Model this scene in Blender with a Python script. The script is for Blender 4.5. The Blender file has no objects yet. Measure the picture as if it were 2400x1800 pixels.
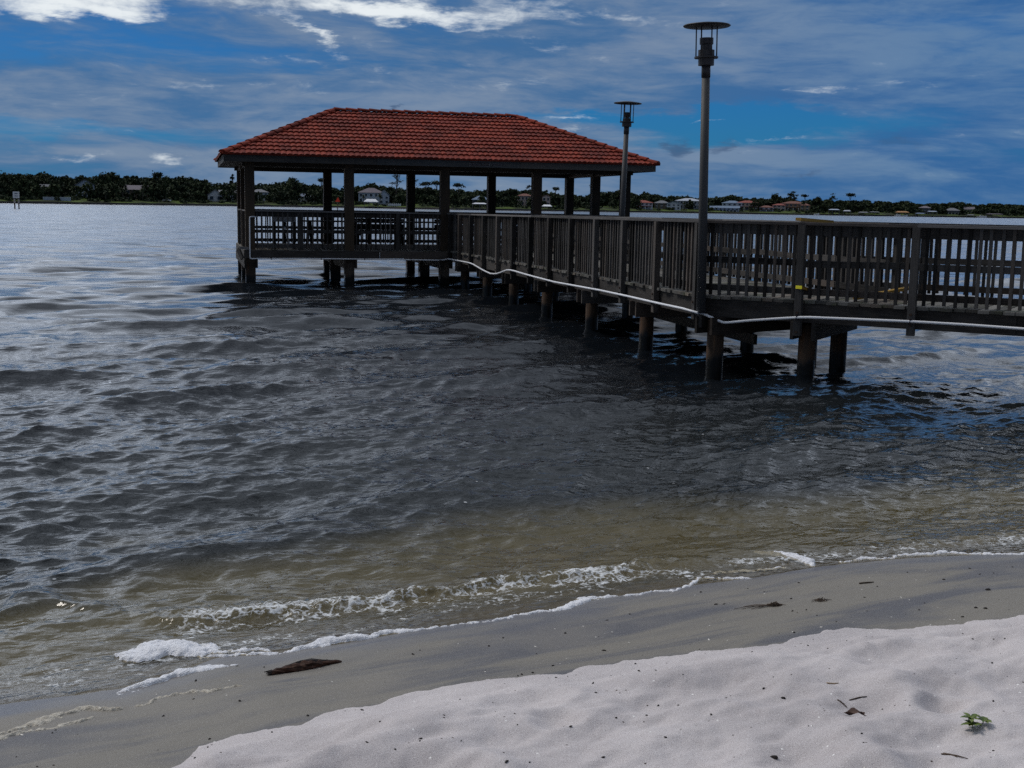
import bpy, math, random
import numpy as np
from mathutils import Vector, Matrix, noise as mnoise

random.seed(7)
RNG = np.random.default_rng(11)
SC = bpy.context.scene
COL = SC.collection
R = math.radians

# ------------------------------------------------------------------ camera
EYE = 2.261
cam_data = bpy.data.cameras.new("camera")
cam_data.sensor_width = 36.0
cam_data.lens = 43.11
cam_data.clip_start = 0.05
cam_data.clip_end = 12000
cam = bpy.data.objects.new("camera", cam_data)
COL.objects.link(cam)
cam.matrix_world = Matrix.Translation((0, 0, EYE)) @ Matrix.Rotation(math.pi / 2 - 0.1442, 4, 'X') @ Matrix.Rotation(0.0171, 4, 'Z')
SC.camera = cam

# ------------------------------------------------------------------ exposure
SC.view_settings.view_transform = 'Standard'
SC.view_settings.look = 'None'
SC.view_settings.gamma = 1.0
SC.view_settings.exposure = 0.0
SC.view_settings.use_curve_mapping = False
SC.render.engine = 'CYCLES'
SC.cycles.use_denoising = False
SC.cycles.max_bounces = 8
SC.cycles.transparent_max_bounces = 12
SC.cycles.sample_clamp_indirect = 4.0
SC.cycles.sample_clamp_direct = 5.0

SUN_EL, SUN_AZ = R(50), R(-68)       # azimuth measured from +Y towards +X


# ------------------------------------------------------------------ node helpers
class NT:
    def __init__(self, tree):
        self.t = tree
        self.n = tree.nodes
        self.l = tree.links

    def new(self, kind, **kw):
        nd = self.n.new(kind)
        for k, v in kw.items():
            setattr(nd, k, v)
        return nd

    def put(self, sock, v):
        if isinstance(v, (int, float)):
            sock.default_value = v
        elif isinstance(v, (tuple, list)):
            if len(v) == 3 and sock.type == 'RGBA':
                v = (*v, 1)
            sock.default_value = v
        else:
            self.l.new(v, sock)

    def m(self, op, a, b=None, c=None, clamp=False):
        nd = self.new('ShaderNodeMath', operation=op, use_clamp=clamp)
        self.put(nd.inputs[0], a)
        if b is not None:
            self.put(nd.inputs[1], b)
        if c is not None:
            self.put(nd.inputs[2], c)
        return nd.outputs[0]

    def vm(self, op, a, b=None, s=None):
        nd = self.new('ShaderNodeVectorMath', operation=op)
        self.put(nd.inputs[0], a)
        if b is not None:
            self.put(nd.inputs[1], b)
        if s is not None:
            self.put(nd.inputs['Scale'], s)
        return nd.outputs[0]

    def mix(self, f, a, b):
        nd = self.new('ShaderNodeMix', data_type='RGBA')
        self.put(nd.inputs[0], f)
        self.put(nd.inputs[6], a)
        self.put(nd.inputs[7], b)
        return nd.outputs[2]

    def mulc(self, a, b):
        nd = self.new('ShaderNodeMix', data_type='RGBA', blend_type='MULTIPLY')
        nd.inputs[0].default_value = 1
        self.put(nd.inputs[6], a)
        self.put(nd.inputs[7], b)
        return nd.outputs[2]

    def step(self, v, lo, hi, smooth=True):
        nd = self.new('ShaderNodeMapRange', interpolation_type='SMOOTHSTEP' if smooth else 'LINEAR')
        self.put(nd.inputs[0], v)
        nd.inputs[1].default_value = lo
        nd.inputs[2].default_value = hi
        return nd.outputs[0]

    def noise(self, vec, scale, detail=4, rough=.55, dist=0, color=False):
        nd = self.new('ShaderNodeTexNoise')
        if vec is not None:
            self.put(nd.inputs['Vector'], vec)
        self.put(nd.inputs['Scale'], scale)
        nd.inputs['Detail'].default_value = detail
        nd.inputs['Roughness'].default_value = rough
        nd.inputs['Distortion'].default_value = dist
        return nd.outputs['Color' if color else 'Fac']

    def attr(self, name, out='Fac'):
        return self.new('ShaderNodeAttribute', attribute_name=name).outputs[out]

    def mapping(self, vec, loc=(0, 0, 0), rot=(0, 0, 0), sc=(1, 1, 1)):
        nd = self.new('ShaderNodeMapping')
        self.put(nd.inputs['Vector'], vec)
        nd.inputs['Location'].default_value = loc
        nd.inputs['Rotation'].default_value = rot
        nd.inputs['Scale'].default_value = sc
        return nd.outputs[0]

    def sep(self, vec):
        nd = self.new('ShaderNodeSeparateXYZ')
        self.put(nd.inputs[0], vec)
        return nd.outputs

    def comb(self, x, y, z):
        nd = self.new('ShaderNodeCombineXYZ')
        for i, v in enumerate((x, y, z)):
            self.put(nd.inputs[i], v)
        return nd.outputs[0]

    def bump(self, h, strength=.5, dist=.01, normal=None):
        nd = self.new('ShaderNodeBump')
        self.put(nd.inputs['Height'], h)
        self.put(nd.inputs['Strength'], strength)
        nd.inputs['Distance'].default_value = dist
        if normal is not None:
            self.put(nd.inputs['Normal'], normal)
        return nd.outputs[0]


# ------------------------------------------------------------------ world: blue sky with streaky cloud
def hor(px):
    return 483 + (px - 1200) * .0171


def azel(px, py):
    return (px - 1200) / 50.2, (hor(px) - py) / 50.2


def make_world():
    w = bpy.data.worlds.new("World")
    SC.world = w
    w.use_nodes = True
    w.node_tree.nodes.clear()
    T = NT(w.node_tree)
    out = T.new('ShaderNodeOutputWorld')
    bg = T.new('ShaderNodeBackground')
    T.l.new(bg.outputs[0], out.inputs[0])
    gen = T.new('ShaderNodeTexCoord').outputs['Generated']
    x, y, z = T.sep(gen)
    az = T.m('MULTIPLY', T.m('ARCTAN2', x, y), 180 / math.pi)
    el = T.m('MULTIPLY', T.m('ARCSINE', z), 180 / math.pi)
    sky = T.new('ShaderNodeTexSky', sky_type='NISHITA')
    sky.sun_disc = False
    sky.sun_elevation = SUN_EL
    sky.sun_rotation = SUN_AZ
    sky.air_density = 1.3
    sky.dust_density = 0.3
    sky.ozone_density = 3.0
    # streaky domain, slanted a little
    dom = T.comb(T.m('ADD', T.m('MULTIPLY', az, .085), T.m('MULTIPLY', el, .05)), T.m('MULTIPLY', el, .42), 3.7)
    warp = T.noise(dom, 1.2, 2, .5, 0, True)
    dom2 = T.vm('ADD', dom, T.vm('SCALE', T.vm('SUBTRACT', warp, (.5, .5, .5)), None, .55))
    n1 = T.noise(dom2, .85, 5, .48)
    n2 = T.noise(dom2, 3.1, 7, .62)
    dom3 = T.comb(T.m('MULTIPLY', az, .55), T.m('MULTIPLY', el, .95), 9.1)
    n3 = T.noise(dom3, 1.1, 7, .62, .4)
    # domain warped (az, el) for blob outlines
    wv = T.vm('SUBTRACT', T.noise(T.comb(T.m('MULTIPLY', az, .22), T.m('MULTIPLY', el, .9), 1.3), 1.0, 6, .65, 0, True), (.5, .5, .5))
    wx, wy, wz = T.sep(wv)
    azw = T.m('ADD', az, T.m('MULTIPLY', wx, 7.0))
    elw = T.m('ADD', el, T.m('MULTIPLY', wy, 2.2))

    def blob(px, py, sx, sy, rot=0.0, amp=1.0):
        a0, e0 = azel(px, py)
        sa, se = sx / 50.2, sy / 50.2
        da = T.m('SUBTRACT', azw, a0)
        de = T.m('SUBTRACT', elw, e0)
        c, s = math.cos(R(rot)), math.sin(R(rot))
        u = T.m('ADD', T.m('MULTIPLY', da, c / sa), T.m('MULTIPLY', de, s / sa))
        v = T.m('ADD', T.m('MULTIPLY', da, -s / se), T.m('MULTIPLY', de, c / se))
        q = T.m('ADD', T.m('MULTIPLY', u, u), T.m('MULTIPLY', v, v))
        return T.m('MULTIPLY', T.m('EXPONENT', T.m('MULTIPLY', q, -1.0)), amp)

    def total(bl, start):
        s = start
        for b in bl:
            s = T.m('ADD', s, blob(*b))
        return s

    # grey veil coverage: + adds cloud, - opens blue
    cov = total([
        (220, 130, 330, 46, 0, -.20), (150, 325, 480, 36, 0, -.45), (300, 300, 160, 10, 0, .35), (120, 345, 220, 14, 0, .25), (640, 170, 300, 40, -3, -.16),
        (800, 240, 620, 55, 2, .38), (1420, 190, 360, 120, 0, .42), (1350, 60, 300, 60, 0, .25),
        (1400, 276, 230, 22, 0, -1.0), (1750, 300, 330, 32, 0, -1.15), (1640, 345, 240, 22, 0, -.8),
        (2280, 150, 240, 60, -8, -.38), (2150, 100, 330, 30, 0, -.22), (2280, 290, 300, 45, 0, .10),
        (1850, 235, 420, 30, 3, .26), (1900, 430, 800, 60, 0, .30), (1900, 372, 260, 12, -2, .28), (2150, 330, 260, 20, 3, .25),
        (700, 430, 700, 40, 0, .05), (420, 385, 100, 22, 0, .38), (540, 40, 120, 40, 0, -.16), (1700, 60, 300, 60, 0, .08),
        (2050, 20, 400, 40, 0, .12)],
        T.m('ADD', T.m('MULTIPLY', T.m('SUBTRACT', n1, .5), 1.3), T.m('MULTIPLY', T.m('SUBTRACT', n2, .5), .85)))
    veil = T.step(cov, -.78, .10)
    # bright cumulus tops / lit streaks
    wh = total([
        (150, 14, 270, 38, -2, 1.25), (250, 70, 190, 20, 3, .80), (20, 58, 90, 14, 0, .5),
        (900, 46, 260, 23, -2, 1.1), (720, 98, 130, 15, -22, .75), (1060, 85, 110, 9, 2, .40),
        (830, 175, 120, 6, -3, .32), (660, 157, 90, 6, 0, .30), (410, 383, 60, 14, 4, .52), (215, 385, 36, 9, 0, .46), (1180, 30, 160, 30, -8, .35),
        (1250, 115, 160, 14, 0, .36), (1500, 150, 220, 10, 2, .26), (560, 215, 300, 9, 2, .24), (1050, 215, 260, 10, 1, .26), (300, 325, 130, 6, 0, .30), (1400, 60, 160, 14, -4, .30), (2050, 215, 200, 8, 3, .26), (1320, 318, 90, 6, 0, .36), (1850, 228, 320, 7, 2, .30), (1330, 277, 60, 5, 0, .30), (1790, 335, 70, 5, 0, .30), (1860, 350, 180, 7, -1, .28), (1640, 290, 30, 4, 0, .35)],
        T.m('ADD', T.m('MULTIPLY', T.m('SUBTRACT', n2, .56), 1.3), T.m('MULTIPLY', T.m('SUBTRACT', n3, .5), 1.2)))
    white = T.step(wh, .16, 1.05)
    # small dark scraps of low cloud
    dk = total([(1562, 352, 44, 20, 0, .9), (1680, 362, 38, 20, 0, .75), (1850, 415, 40, 13, 0, .6), (2390, 408, 40, 24, 0, .6), (2100, 352, 60, 14, 0, .4),
                (912, 249, 14, 7, 0, .8), (420, 305, 26, 8, 0, .3), (460, 372, 70, 10, 0, .3)],
               T.m('MULTIPLY', T.m('SUBTRACT', n3, .55), .8))
    dark = T.m('MULTIPLY', T.step(dk, .12, .75), .75)

    # unseen cloud deck, shaped to light the scene: bright overhead and far left, dull behind and centre
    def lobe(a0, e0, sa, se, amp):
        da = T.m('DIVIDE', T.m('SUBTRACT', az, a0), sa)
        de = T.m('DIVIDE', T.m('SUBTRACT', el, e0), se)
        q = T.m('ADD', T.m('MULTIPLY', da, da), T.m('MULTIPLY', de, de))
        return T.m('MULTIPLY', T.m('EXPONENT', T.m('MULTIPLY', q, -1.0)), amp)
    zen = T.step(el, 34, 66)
    up = T.m('ADD', T.m('MULTIPLY', zen, UNSEEN_DECK['zenith']), UNSEEN_DECK['base'])
    for L in UNSEEN_DECK['lobes']:
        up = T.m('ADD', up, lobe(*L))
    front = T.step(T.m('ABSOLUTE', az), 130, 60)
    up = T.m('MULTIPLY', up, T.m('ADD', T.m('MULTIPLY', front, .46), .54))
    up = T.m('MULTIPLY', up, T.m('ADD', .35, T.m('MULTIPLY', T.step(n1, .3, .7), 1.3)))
    hi = T.step(el, 9.6, 14)
    blue = T.mulc(sky.outputs[0], SKYTINT)
    blue = T.mix(T.step(el, 0, 9), blue, T.mulc(blue, (1.0, .88, .84)))
    grey_lo = T.mix(T.step(T.m('ADD', T.m('MULTIPLY', n1, .5), T.m('MULTIPLY', n2, .5)), .38, .63), (.056, .148, .312), (.195, .262, .372))
    grey_lo = T.mix(T.step(az, 3, 20), grey_lo, T.mulc(grey_lo, (.62, .84, 1.02)))
    c = T.mix(T.m('MULTIPLY', veil, .93), blue, grey_lo)
    c = T.mix(dark, c, (.055, .105, .205))
    c = T.mix(white, c, (.80, .85, .88))
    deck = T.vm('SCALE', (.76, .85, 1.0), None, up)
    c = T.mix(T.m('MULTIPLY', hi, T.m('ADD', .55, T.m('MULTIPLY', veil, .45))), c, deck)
    c = T.mix(T.step(el, 0, -1.5), c, (.05, .055, .06))
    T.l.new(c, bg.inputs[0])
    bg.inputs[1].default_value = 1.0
    w.cycles.sampling_method = 'MANUAL'
    w.cycles.sample_map_resolution = 512


SKYTINT = (.0047, .0288, .075)
UNSEEN_DECK = dict(zenith=.80, base=.27, lobes=[(-28, 24, 20, 20, 1.4), (34, 22, 17, 17, 1.3), (5, 18, 14, 16, -.20)])  # added cloud brightness outside the frame, set for sand light and water reflections
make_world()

sun_d = bpy.data.lights.new("sun", 'SUN')
sun_d.energy = 1.7
sun_d.angle = R(14)
sun_d.color = (1.0, .94, .86)
sun = bpy.data.objects.new("sun", sun_d)
COL.objects.link(sun)
sdir = Vector((math.sin(SUN_AZ) * math.cos(SUN_EL), math.cos(SUN_AZ) * math.cos(SUN_EL), math.sin(SUN_EL)))
sun.rotation_euler = sdir.to_track_quat('Z', 'Y').to_euler()
sun.location = (0, 0, 60)


# ------------------------------------------------------------------ object helpers
def tag(o, label=None, cat=None, group=None, kind=None):
    if label:
        o['label'] = label
    if cat:
        o['category'] = cat
    if group:
        o['group'] = group
    if kind:
        o['kind'] = kind
    return o


def empty(name, loc, label, cat, group=None):
    o = bpy.data.objects.new(name, None)
    COL.objects.link(o)
    o.location = loc
    o.empty_display_size = .2
    return tag(o, label, cat, group)


def link_mesh(name, me, mat, parent=None):
    o = bpy.data.objects.new(name, me)
    COL.objects.link(o)
    if mat:
        me.materials.append(mat)
    if parent:
        o.parent = parent
    return o


def np_mesh(name, V, F, mat, attrs=None, smooth=True, parent=None):
    V = np.ascontiguousarray(V, np.float32)
    F = np.ascontiguousarray(F, np.int32)
    me = bpy.data.meshes.new(name)
    me.vertices.add(len(V))
    me.vertices.foreach_set('co', V.ravel())
    k = F.shape[1]
    me.loops.add(F.size)
    me.loops.foreach_set('vertex_index', F.ravel())
    me.polygons.add(len(F))
    me.polygons.foreach_set('loop_start', np.arange(0, F.size, k, dtype=np.int32))
    me.polygons.foreach_set('loop_total', np.full(len(F), k, np.int32))
    if smooth:
        me.polygons.foreach_set('use_smooth', np.ones(len(F), bool))
    for an, av in (attrs or {}).items():
        a = me.attributes.new(an, 'FLOAT', 'POINT')
        a.data.foreach_set('value', np.ascontiguousarray(av, np.float32).ravel())
    me.update(calc_edges=True)
    return link_mesh(name, me, mat, parent)


def grid_faces(nr, nc, keep=None):
    i = np.arange(nr * nc).reshape(nr, nc)
    F = np.stack([i[:-1, :-1], i[:-1, 1:], i[1:, 1:], i[1:, :-1]], -1).reshape(-1, 4)
    if keep is not None:
        F = F[keep.reshape(-1)]
    return F


class MB:
    """collects bars, tubes and quads that make ONE mesh; every piece carries its own grain coordinates"""
    def __init__(self, org=(0, 0, 0)):
        self.v, self.f, self.g, self.r = [], [], [], []
        self.org = Vector(org)

    def add(self, vs, fs, gs=None, rnd=None):
        b = len(self.v)
        rnd = random.random() if rnd is None else rnd
        off = Vector((random.random() * 40, random.random() * 40, random.random() * 40))
        for i, p in enumerate(vs):
            self.v.append(tuple(Vector(p) - self.org))
            self.g.append(tuple((Vector(gs[i]) if gs else Vector(p)) + off))
            self.r.append(rnd)
        for f in fs:
            self.f.append(tuple(b + k for k in f))
        return self

    def bar(self, p0, p1, w, h, up=(0, 0, 1), rnd=None, taper=1.0):
        p0, p1 = Vector(p0), Vector(p1)
        d = p1 - p0
        L = d.length
        d.normalize()
        up = Vector(up)
        if abs(d.dot(up)) > .98:
            up = Vector((0, 1, 0)) if abs(d.y) < .9 else Vector((1, 0, 0))
        s = d.cross(up).normalized()
        u = s.cross(d).normalized()
        vs, gs = [], []
        for t, P in ((0, p0), (L, p1)):
            k = taper if t else 1.0
            for a, b in ((-1, -1), (1, -1), (1, 1), (-1, 1)):
                vs.append(P + s * (a * w / 2 * k) + u * (b * h / 2 * k))
                gs.append((t, a * w / 2, b * h / 2))
        return self.add(vs, [(3, 2, 1, 0), (4, 5, 6, 7), (0, 1, 5, 4), (1, 2, 6, 5), (2, 3, 7, 6), (3, 0, 4, 7)], gs, rnd)

    def post(self, x, y, z0, z1, w, d=None, ang=0.0, rnd=None):
        d = d or w
        c, s = math.cos(ang), math.sin(ang)
        vs, gs = [], []
        for z in (z0, z1):
            for a, b in ((-1, -1), (1, -1), (1, 1), (-1, 1)):
                vs.append((x + c * a * w / 2 - s * b * d / 2, y + s * a * w / 2 + c * b * d / 2, z))
                gs.append((z - z0, a * w / 2, b * d / 2))
        return self.add(vs, [(3, 2, 1, 0), (4, 5, 6, 7), (0, 1, 5, 4), (1, 2, 6, 5), (2, 3, 7, 6), (3, 0, 4, 7)], gs, rnd)

    def tube(self, pts, rad, n=10, cap=True, jit=0.0):
        pts = [Vector(p) for p in pts]
        if not isinstance(rad, (list, tuple)):
            rad = [rad] * len(pts)
        vs, gs, fs = [], [], []
        L = 0
        side = None
        for i, p in enumerate(pts):
            a = pts[max(i - 1, 0)]
            b = pts[min(i + 1, len(pts) - 1)]
            d = (b - a).normalized()
            if side is None:
                side = d.cross(Vector((0, 0, 1)) if abs(d.z) < .9 else Vector((1, 0, 0))).normalized()
            else:
                side = (side - d * side.dot(d)).normalized()
            u = d.cross(side)
            if i:
                L += (p - pts[i - 1]).length
            for k in range(n):
                t = 2 * math.pi * k / n
                rr = rad[i] * (1 + jit * (random.random() - .5))
                vs.append(p + (side * math.cos(t) + u * math.sin(t)) * rr)
                gs.append((L, math.cos(t) * rr, math.sin(t) * rr))
        for i in range(len(pts) - 1):
            for k in range(n):
                k2 = (k + 1) % n
                fs.append((i * n + k, i * n + k2, (i + 1) * n + k2, (i + 1) * n + k))
        if cap:
            fs.append(tuple(range(n - 1, -1, -1)))
            fs.append(tuple((len(pts) - 1) * n + k for k in range(n)))
        return self.add(vs, fs, gs)

    def lathe(self, base, prof, n=24):
        """prof: (radius, z) pairs, spun about a vertical axis through base"""
        base = Vector(base)
        vs, fs = [], []
        for r_, z in prof:
            for k in range(n):
                t = 2 * math.pi * k / n
                vs.append(base + Vector((r_ * math.cos(t), r_ * math.sin(t), z)))
        for i in range(len(prof) - 1):
            for k in range(n):
                k2 = (k + 1) % n
                fs.append((i * n + k, i * n + k2, (i + 1) * n + k2, (i + 1) * n + k))
        return self.add(vs, fs)

    def quad(self, a, b, c, d):
        return self.add([a, b, c, d], [(0, 1, 2, 3)])

    def poly(self, pts, z0, z1):
        n = len(pts)
        vs = [(p[0], p[1], z0) for p in pts] + [(p[0], p[1], z1) for p in pts]
        fs = [tuple(range(n - 1, -1, -1)), tuple(range(n, 2 * n))]
        fs += [(i, (i + 1) % n, n + (i + 1) % n, n + i) for i in range(n)]
        return self.add(vs, fs)

    def build(self, name, mat, parent=None, smooth=False):
        me = bpy.data.meshes.new(name)
        me.from_pydata(self.v, [], self.f)
        a = me.attributes.new('grain', 'FLOAT_VECTOR', 'POINT')
        a.data.foreach_set('vector', np.array(self.g, np.float32).ravel())
        a = me.attributes.new('rnd', 'FLOAT', 'POINT')
        a.data.foreach_set('value', np.array(self.r, np.float32))
        if smooth:
            me.polygons.foreach_set('use_smooth', np.ones(len(me.polygons), bool))
        me.update()
        return link_mesh(name, me, mat, parent)


# ------------------------------------------------------------------ materials
def mat_new(name):
    m = bpy.data.materials.new(name)
    m.use_nodes = True
    m.node_tree.nodes.clear()
    T = NT(m.node_tree)
    out = T.new('ShaderNodeOutputMaterial')
    return m, T, out


def pbsdf(T, out, color, rough=.7, normal=None, spec=.3, metallic=0):
    b = T.new('ShaderNodeBsdfPrincipled')
    T.put(b.inputs['Base Color'], color)
    T.put(b.inputs['Roughness'], rough)
    T.put(b.inputs['Specular IOR Level'], spec)
    T.put(b.inputs['Metallic'], metallic)
    if normal is not None:
        T.put(b.inputs['Normal'], normal)
    T.l.new(b.outputs[0], out.inputs[0])
    return b


def wood(name, dark, light, rough=.8, moss=None, wet=False, spec=.25):
    m, T, out = mat_new(name)
    g = T.attr('grain', 'Vector')
    rnd = T.attr('rnd')
    grain = T.noise(T.mapping(g, sc=(1.2, 22, 22)), 3.0, 5, .6, .6)
    blot = T.noise(T.mapping(g, sc=(1, 3, 3)), 1.7, 4, .6)
    f = T.m('ADD', T.m('MULTIPLY', grain, .55), T.m('ADD', T.m('MULTIPLY', blot, .5), T.m('MULTIPLY', rnd, .5)))
    c = T.mix(T.step(f, .40, 1.12), dark, T.vm('SCALE', light, None, 1.25))
    c = T.mix(T.m('MULTIPLY', T.step(T.m('FRACT', T.m('MULTIPLY', rnd, 7.31)), .55, .9), .45), c, T.mulc(c, (1.15, .86, .66)))
    if moss:
        pos = T.new('ShaderNodeNewGeometry').outputs['Position']
        mo = T.step(T.noise(pos, 3.0, 5, .7), .5, .66)
        c = T.mix(T.m('MULTIPLY', mo, .7), c, moss)
    ro = rough
    if wet:
        pos = T.new('ShaderNodeNewGeometry').outputs['Position']
        zz = T.m('ADD', T.sep(pos)[2], T.m('MULTIPLY', T.m('SUBTRACT', T.noise(T.mapping(pos, sc=(9, 9, 1.2)), 1, 4), .5), .35))
        w_ = T.step(zz, .32, .18)
        c = T.mix(w_, c, (.006, .006, .005))
        ro = T.m('SUBTRACT', rough, T.m('MULTIPLY', w_, .5))
        st = T.step(T.noise(T.mapping(g, sc=(.7, 9, 9)), 2.0, 4), .52, .72)
        c = T.mix(T.m('MULTIPLY', st, T.m('SUBTRACT', 1, w_)), c, (.085, .042, .020))
    bn = T.bump(grain, .5, .004)
    pbsdf(T, out, c, ro, bn, spec)
    return m


def plain(name, color, rough=.6, var=.25, scale=6, metallic=0, spec=.3, bump=.0):
    m, T, out = mat_new(name)
    pos = T.new('ShaderNodeTexCoord').outputs['Object']
    n = T.noise(pos, scale, 5, .6)
    k = T.m('ADD', 1 - var, T.m('MULTIPLY', n, 2 * var))
    c = T.vm('SCALE', tuple(color), None, k)
    nb = T.bump(n, bump, .01) if bump else None
    pbsdf(T, out, c, T.m('ADD', rough - .1, T.m('MULTIPLY', n, .2)), nb, spec, metallic)
    return m


M = {}
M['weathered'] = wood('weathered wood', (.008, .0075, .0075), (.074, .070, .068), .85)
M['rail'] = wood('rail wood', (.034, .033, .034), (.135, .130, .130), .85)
M['fascia'] = wood('joist wood', (.016, .014, .013), (.070, .064, .060), .85)
M['deck'] = wood('deck wood', (.034, .034, .031), (.135, .130, .122), .9, (.055, .065, .030))
M['darkwood'] = wood('dark stained wood', (.007, .006, .005), (.026, .020, .015), .75)
M['postwood'] = wood('dark post wood', (.012, .010, .008), (.050, .036, .024), .75)
M['pile'] = wood('piling wood', (.016, .011, .008), (.050, .032, .021), .8, None, True)
M['pilep'] = wood('platform piling wood', (.020, .017, .015), (.070, .058, .048), .8, None, True)
M['eave'] = wood('eave board', (.020, .022, .024), (.070, .075, .078), .8)
M['yellow'] = wood('new lumber', (.20, .115, .022), (.42, .27, .06), .7)
M['palewood'] = wood('bleached stick', (.25, .20, .14), (.42, .36, .27), .8)
M['pvc'] = plain('white plastic pipe', (.74, .76, .80), .4, .12, 2, 0, .4)
M['white'] = plain('white paint', (.74, .75, .76), .5, .08, .5)
M['metal'] = plain('painted lamp metal', (.030, .030, .034), .5, .25, 9, 0, .4)
M['polemetal'] = plain('grey lamp pole', (.046, .048, .052), .6, .25, 5, 0, .35, .1)
M['bolt'] = plain('rusty bolt', (.045, .028, .020), .7, .3, 30)
M['signdark'] = plain('brown sign plate', (.018, .014, .018), .6, .2, 20)
M['signline'] = plain('grey sign lettering', (.20, .20, .22), .6, .05, 20)
M['signblue'] = plain('dark sign lettering', (.03, .05, .10), .6, .05, 20)
M['red'] = plain('red day mark', (.85, .06, .02), .5, .08, 3)
M['basin'] = plain('galvanised basin', (.30, .32, .36), .45, .15, 6)
M['tag'] = plain('yellow end paint', (.72, .66, .03), .5, .1, 9)


def roof_mat():
    m, T, out = mat_new('terracotta tile')
    rnd = T.attr('rnd')
    pos = T.new('ShaderNodeNewGeometry').outputs['Position']
    n = T.noise(pos, 1.1, 5, .6)
    n2 = T.noise(pos, 9, 4, .65)
    c = T.mix(rnd, (.145, .018, .010), (.245, .036, .017))
    c = T.mix(T.step(n, .42, .62), c, T.mulc(c, (.62, .55, .56)))
    c = T.mix(T.m('MULTIPLY', T.step(n2, .50, .72), .6), c, (.060, .030, .024))
    c = T.mix(T.m('MULTIPLY', T.step(n2, .30, .2), .5), c, (.29, .075, .035))
    pbsdf(T, out, c, .8, T.bump(n2, .4, .01), .2)
    return m


M['tile'] = roof_mat()

# ------------------------------------------------------------------ plan of the shore
TU = Vector((.884, .468)).normalized()          # along the waterline
TN = Vector((TU.y, -TU.x))                      # inland
U_SH = [-40, -2, .44, .95, 1.2, 1.46, 1.69, 2.09, 2.63, 3.37, 3.71, 4.28, 4.79, 5.31, 6.01, 6.81, 8, 12, 60]
W_SH = [-6.4, -5.75, -5.70, -5.66, -5.72, -5.86, -5.80, -5.79, -5.81, -5.81, -5.86, -5.85, -5.80, -5.82, -5.72, -5.50, -5.45, -5.6, -6]
U_DR = [-30, -2, .7, .9, .96, 1.04, 1.2, 1.43, 1.67, 1.82, 2.06, 2.3, 2.39, 2.65, 2.78, 3.04, 3.3, 3.37, 3.46, 3.77, 3.93, 4.16, 4.28, 4.52, 4.86, 5.16, 7, 12, 60]
W_DR = [-3.9, -4.0, -4.22, -4.33, -4.38, -4.50, -4.56, -4.51, -4.64, -4.60, -4.66, -4.64, -4.64, -4.54, -4.58, -4.55, -4.48, -4.51, -4.42, -4.32, -4.35, -4.36, -4.28, -4.22, -4.18, -4.11, -3.9, -3.8, -4]


def uw2xy(u, w):
    return u * TU.x + w * TN.x, u * TU.y + w * TN.y


def xy2uw(x, y):
    return x * TU.x + y * TU.y, x * TN.x + y * TN.y


def vnoise(x, y, seed=0):
    x = np.asarray(x, float)
    y = np.asarray(y, float)
    xi, yi = np.floor(x).astype(np.int64), np.floor(y).astype(np.int64)
    fx, fy = x - xi, y - yi
    fx = fx * fx * (3 - 2 * fx)
    fy = fy * fy * (3 - 2 * fy)

    def h(a, b):
        n = (a * 374761393 + b * 668265263 + seed * 974634777) & 0xffffffff
        n = ((n ^ (n >> 13)) * 1274126177) & 0xffffffff
        n = n ^ (n >> 16)
        return (n & 0xffff) / 65535.0
    return (h(xi, yi) * (1 - fx) + h(xi + 1, yi) * fx) * (1 - fy) + (h(xi, yi + 1) * (1 - fx) + h(xi + 1, yi + 1) * fx) * fy


def fbm(x, y, seed=0, oct=4, gain=.5):
    s, a, t = 0, 1, 0
    for k in range(oct):
        s = s + a * vnoise(x * 2 ** k, y * 2 ** k, seed + k)
        t += a
        a *= gain
    return s / t


def sstep(v, a, b):
    t = np.clip((v - a) / (b - a), 0, 1)
    return t * t * (3 - 2 * t)


def wet_z(u, w):
    s = w - np.interp(u, U_SH, W_SH)
    up = np.where(s < 1.45, .13 * s, .13 * 1.45 + .06 * (s - 1.45))
    up = np.minimum(up, .62)
    dn = np.maximum(.105 * s, -1.9)
    z = np.where(s > 0, up, dn)
    z = z + (fbm(u * 1.3, w * 2.2, 3, 3) - .5) * .030 * sstep(np.abs(s), .0, .5)
    z = z + (fbm(u * 9, w * 13, 8, 3) - .5) * .006 * sstep(s, -.2, .3)
    return z


DENTS = [(RNG.uniform(-1, 9), RNG.uniform(-4.3, -.6), RNG.uniform(.06, .18), RNG.uniform(.016, .042), RNG.uniform(.5, 1.0)) for _ in range(230)]


def dry_t(u, w):
    """thickness of the dry sand layer above the wet sand"""
    e = np.interp(u, U_DR, W_DR)
    e = e + (fbm(u * 3.1, w * 0 + 2, 21, 3) - .5) * .12 + (fbm(u * 13, w * 0 + 5, 25, 3, .6) - .5) * .06
    t = w - e
    th = sstep(t, -.03, .035) * .046 + sstep(t, .02, .6) * .05 - .006 - .05 * sstep(-t, .0, .2)
    inn = sstep(t, .0, .35)
    th = th + inn * ((fbm(u * 1.9 + .6 * w, w * 3.4, 31, 4) - .5) * .125 + (fbm(u * 5, w * 8, 41, 3) - .5) * .022 + (fbm(u * 26, w * 26, 51, 2) - .5) * .006)
    return th, inn


def dry_z(u, w, dents=True):
    th, inn = dry_t(u, w)
    z = wet_z(u, w) + th
    if dents:
        for (a, b, r_, d_, k) in DENTS:
            q = ((u - a) * k) ** 2 + (w - b) ** 2
            q = q / (r_ * r_)
            z = z + inn * d_ * (-np.exp(-q) + .45 * np.exp(-(np.sqrt(q + 1e-9) - 1.5) ** 2 * 4))
    return z


def ground(x, y):
    """height of whatever sand shows at x, y"""
    u, w = xy2uw(x, y)
    u, w = np.array([u]), np.array([w])
    return float(max(wet_z(u, w)[0], dry_z(u, w)[0]))


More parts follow.
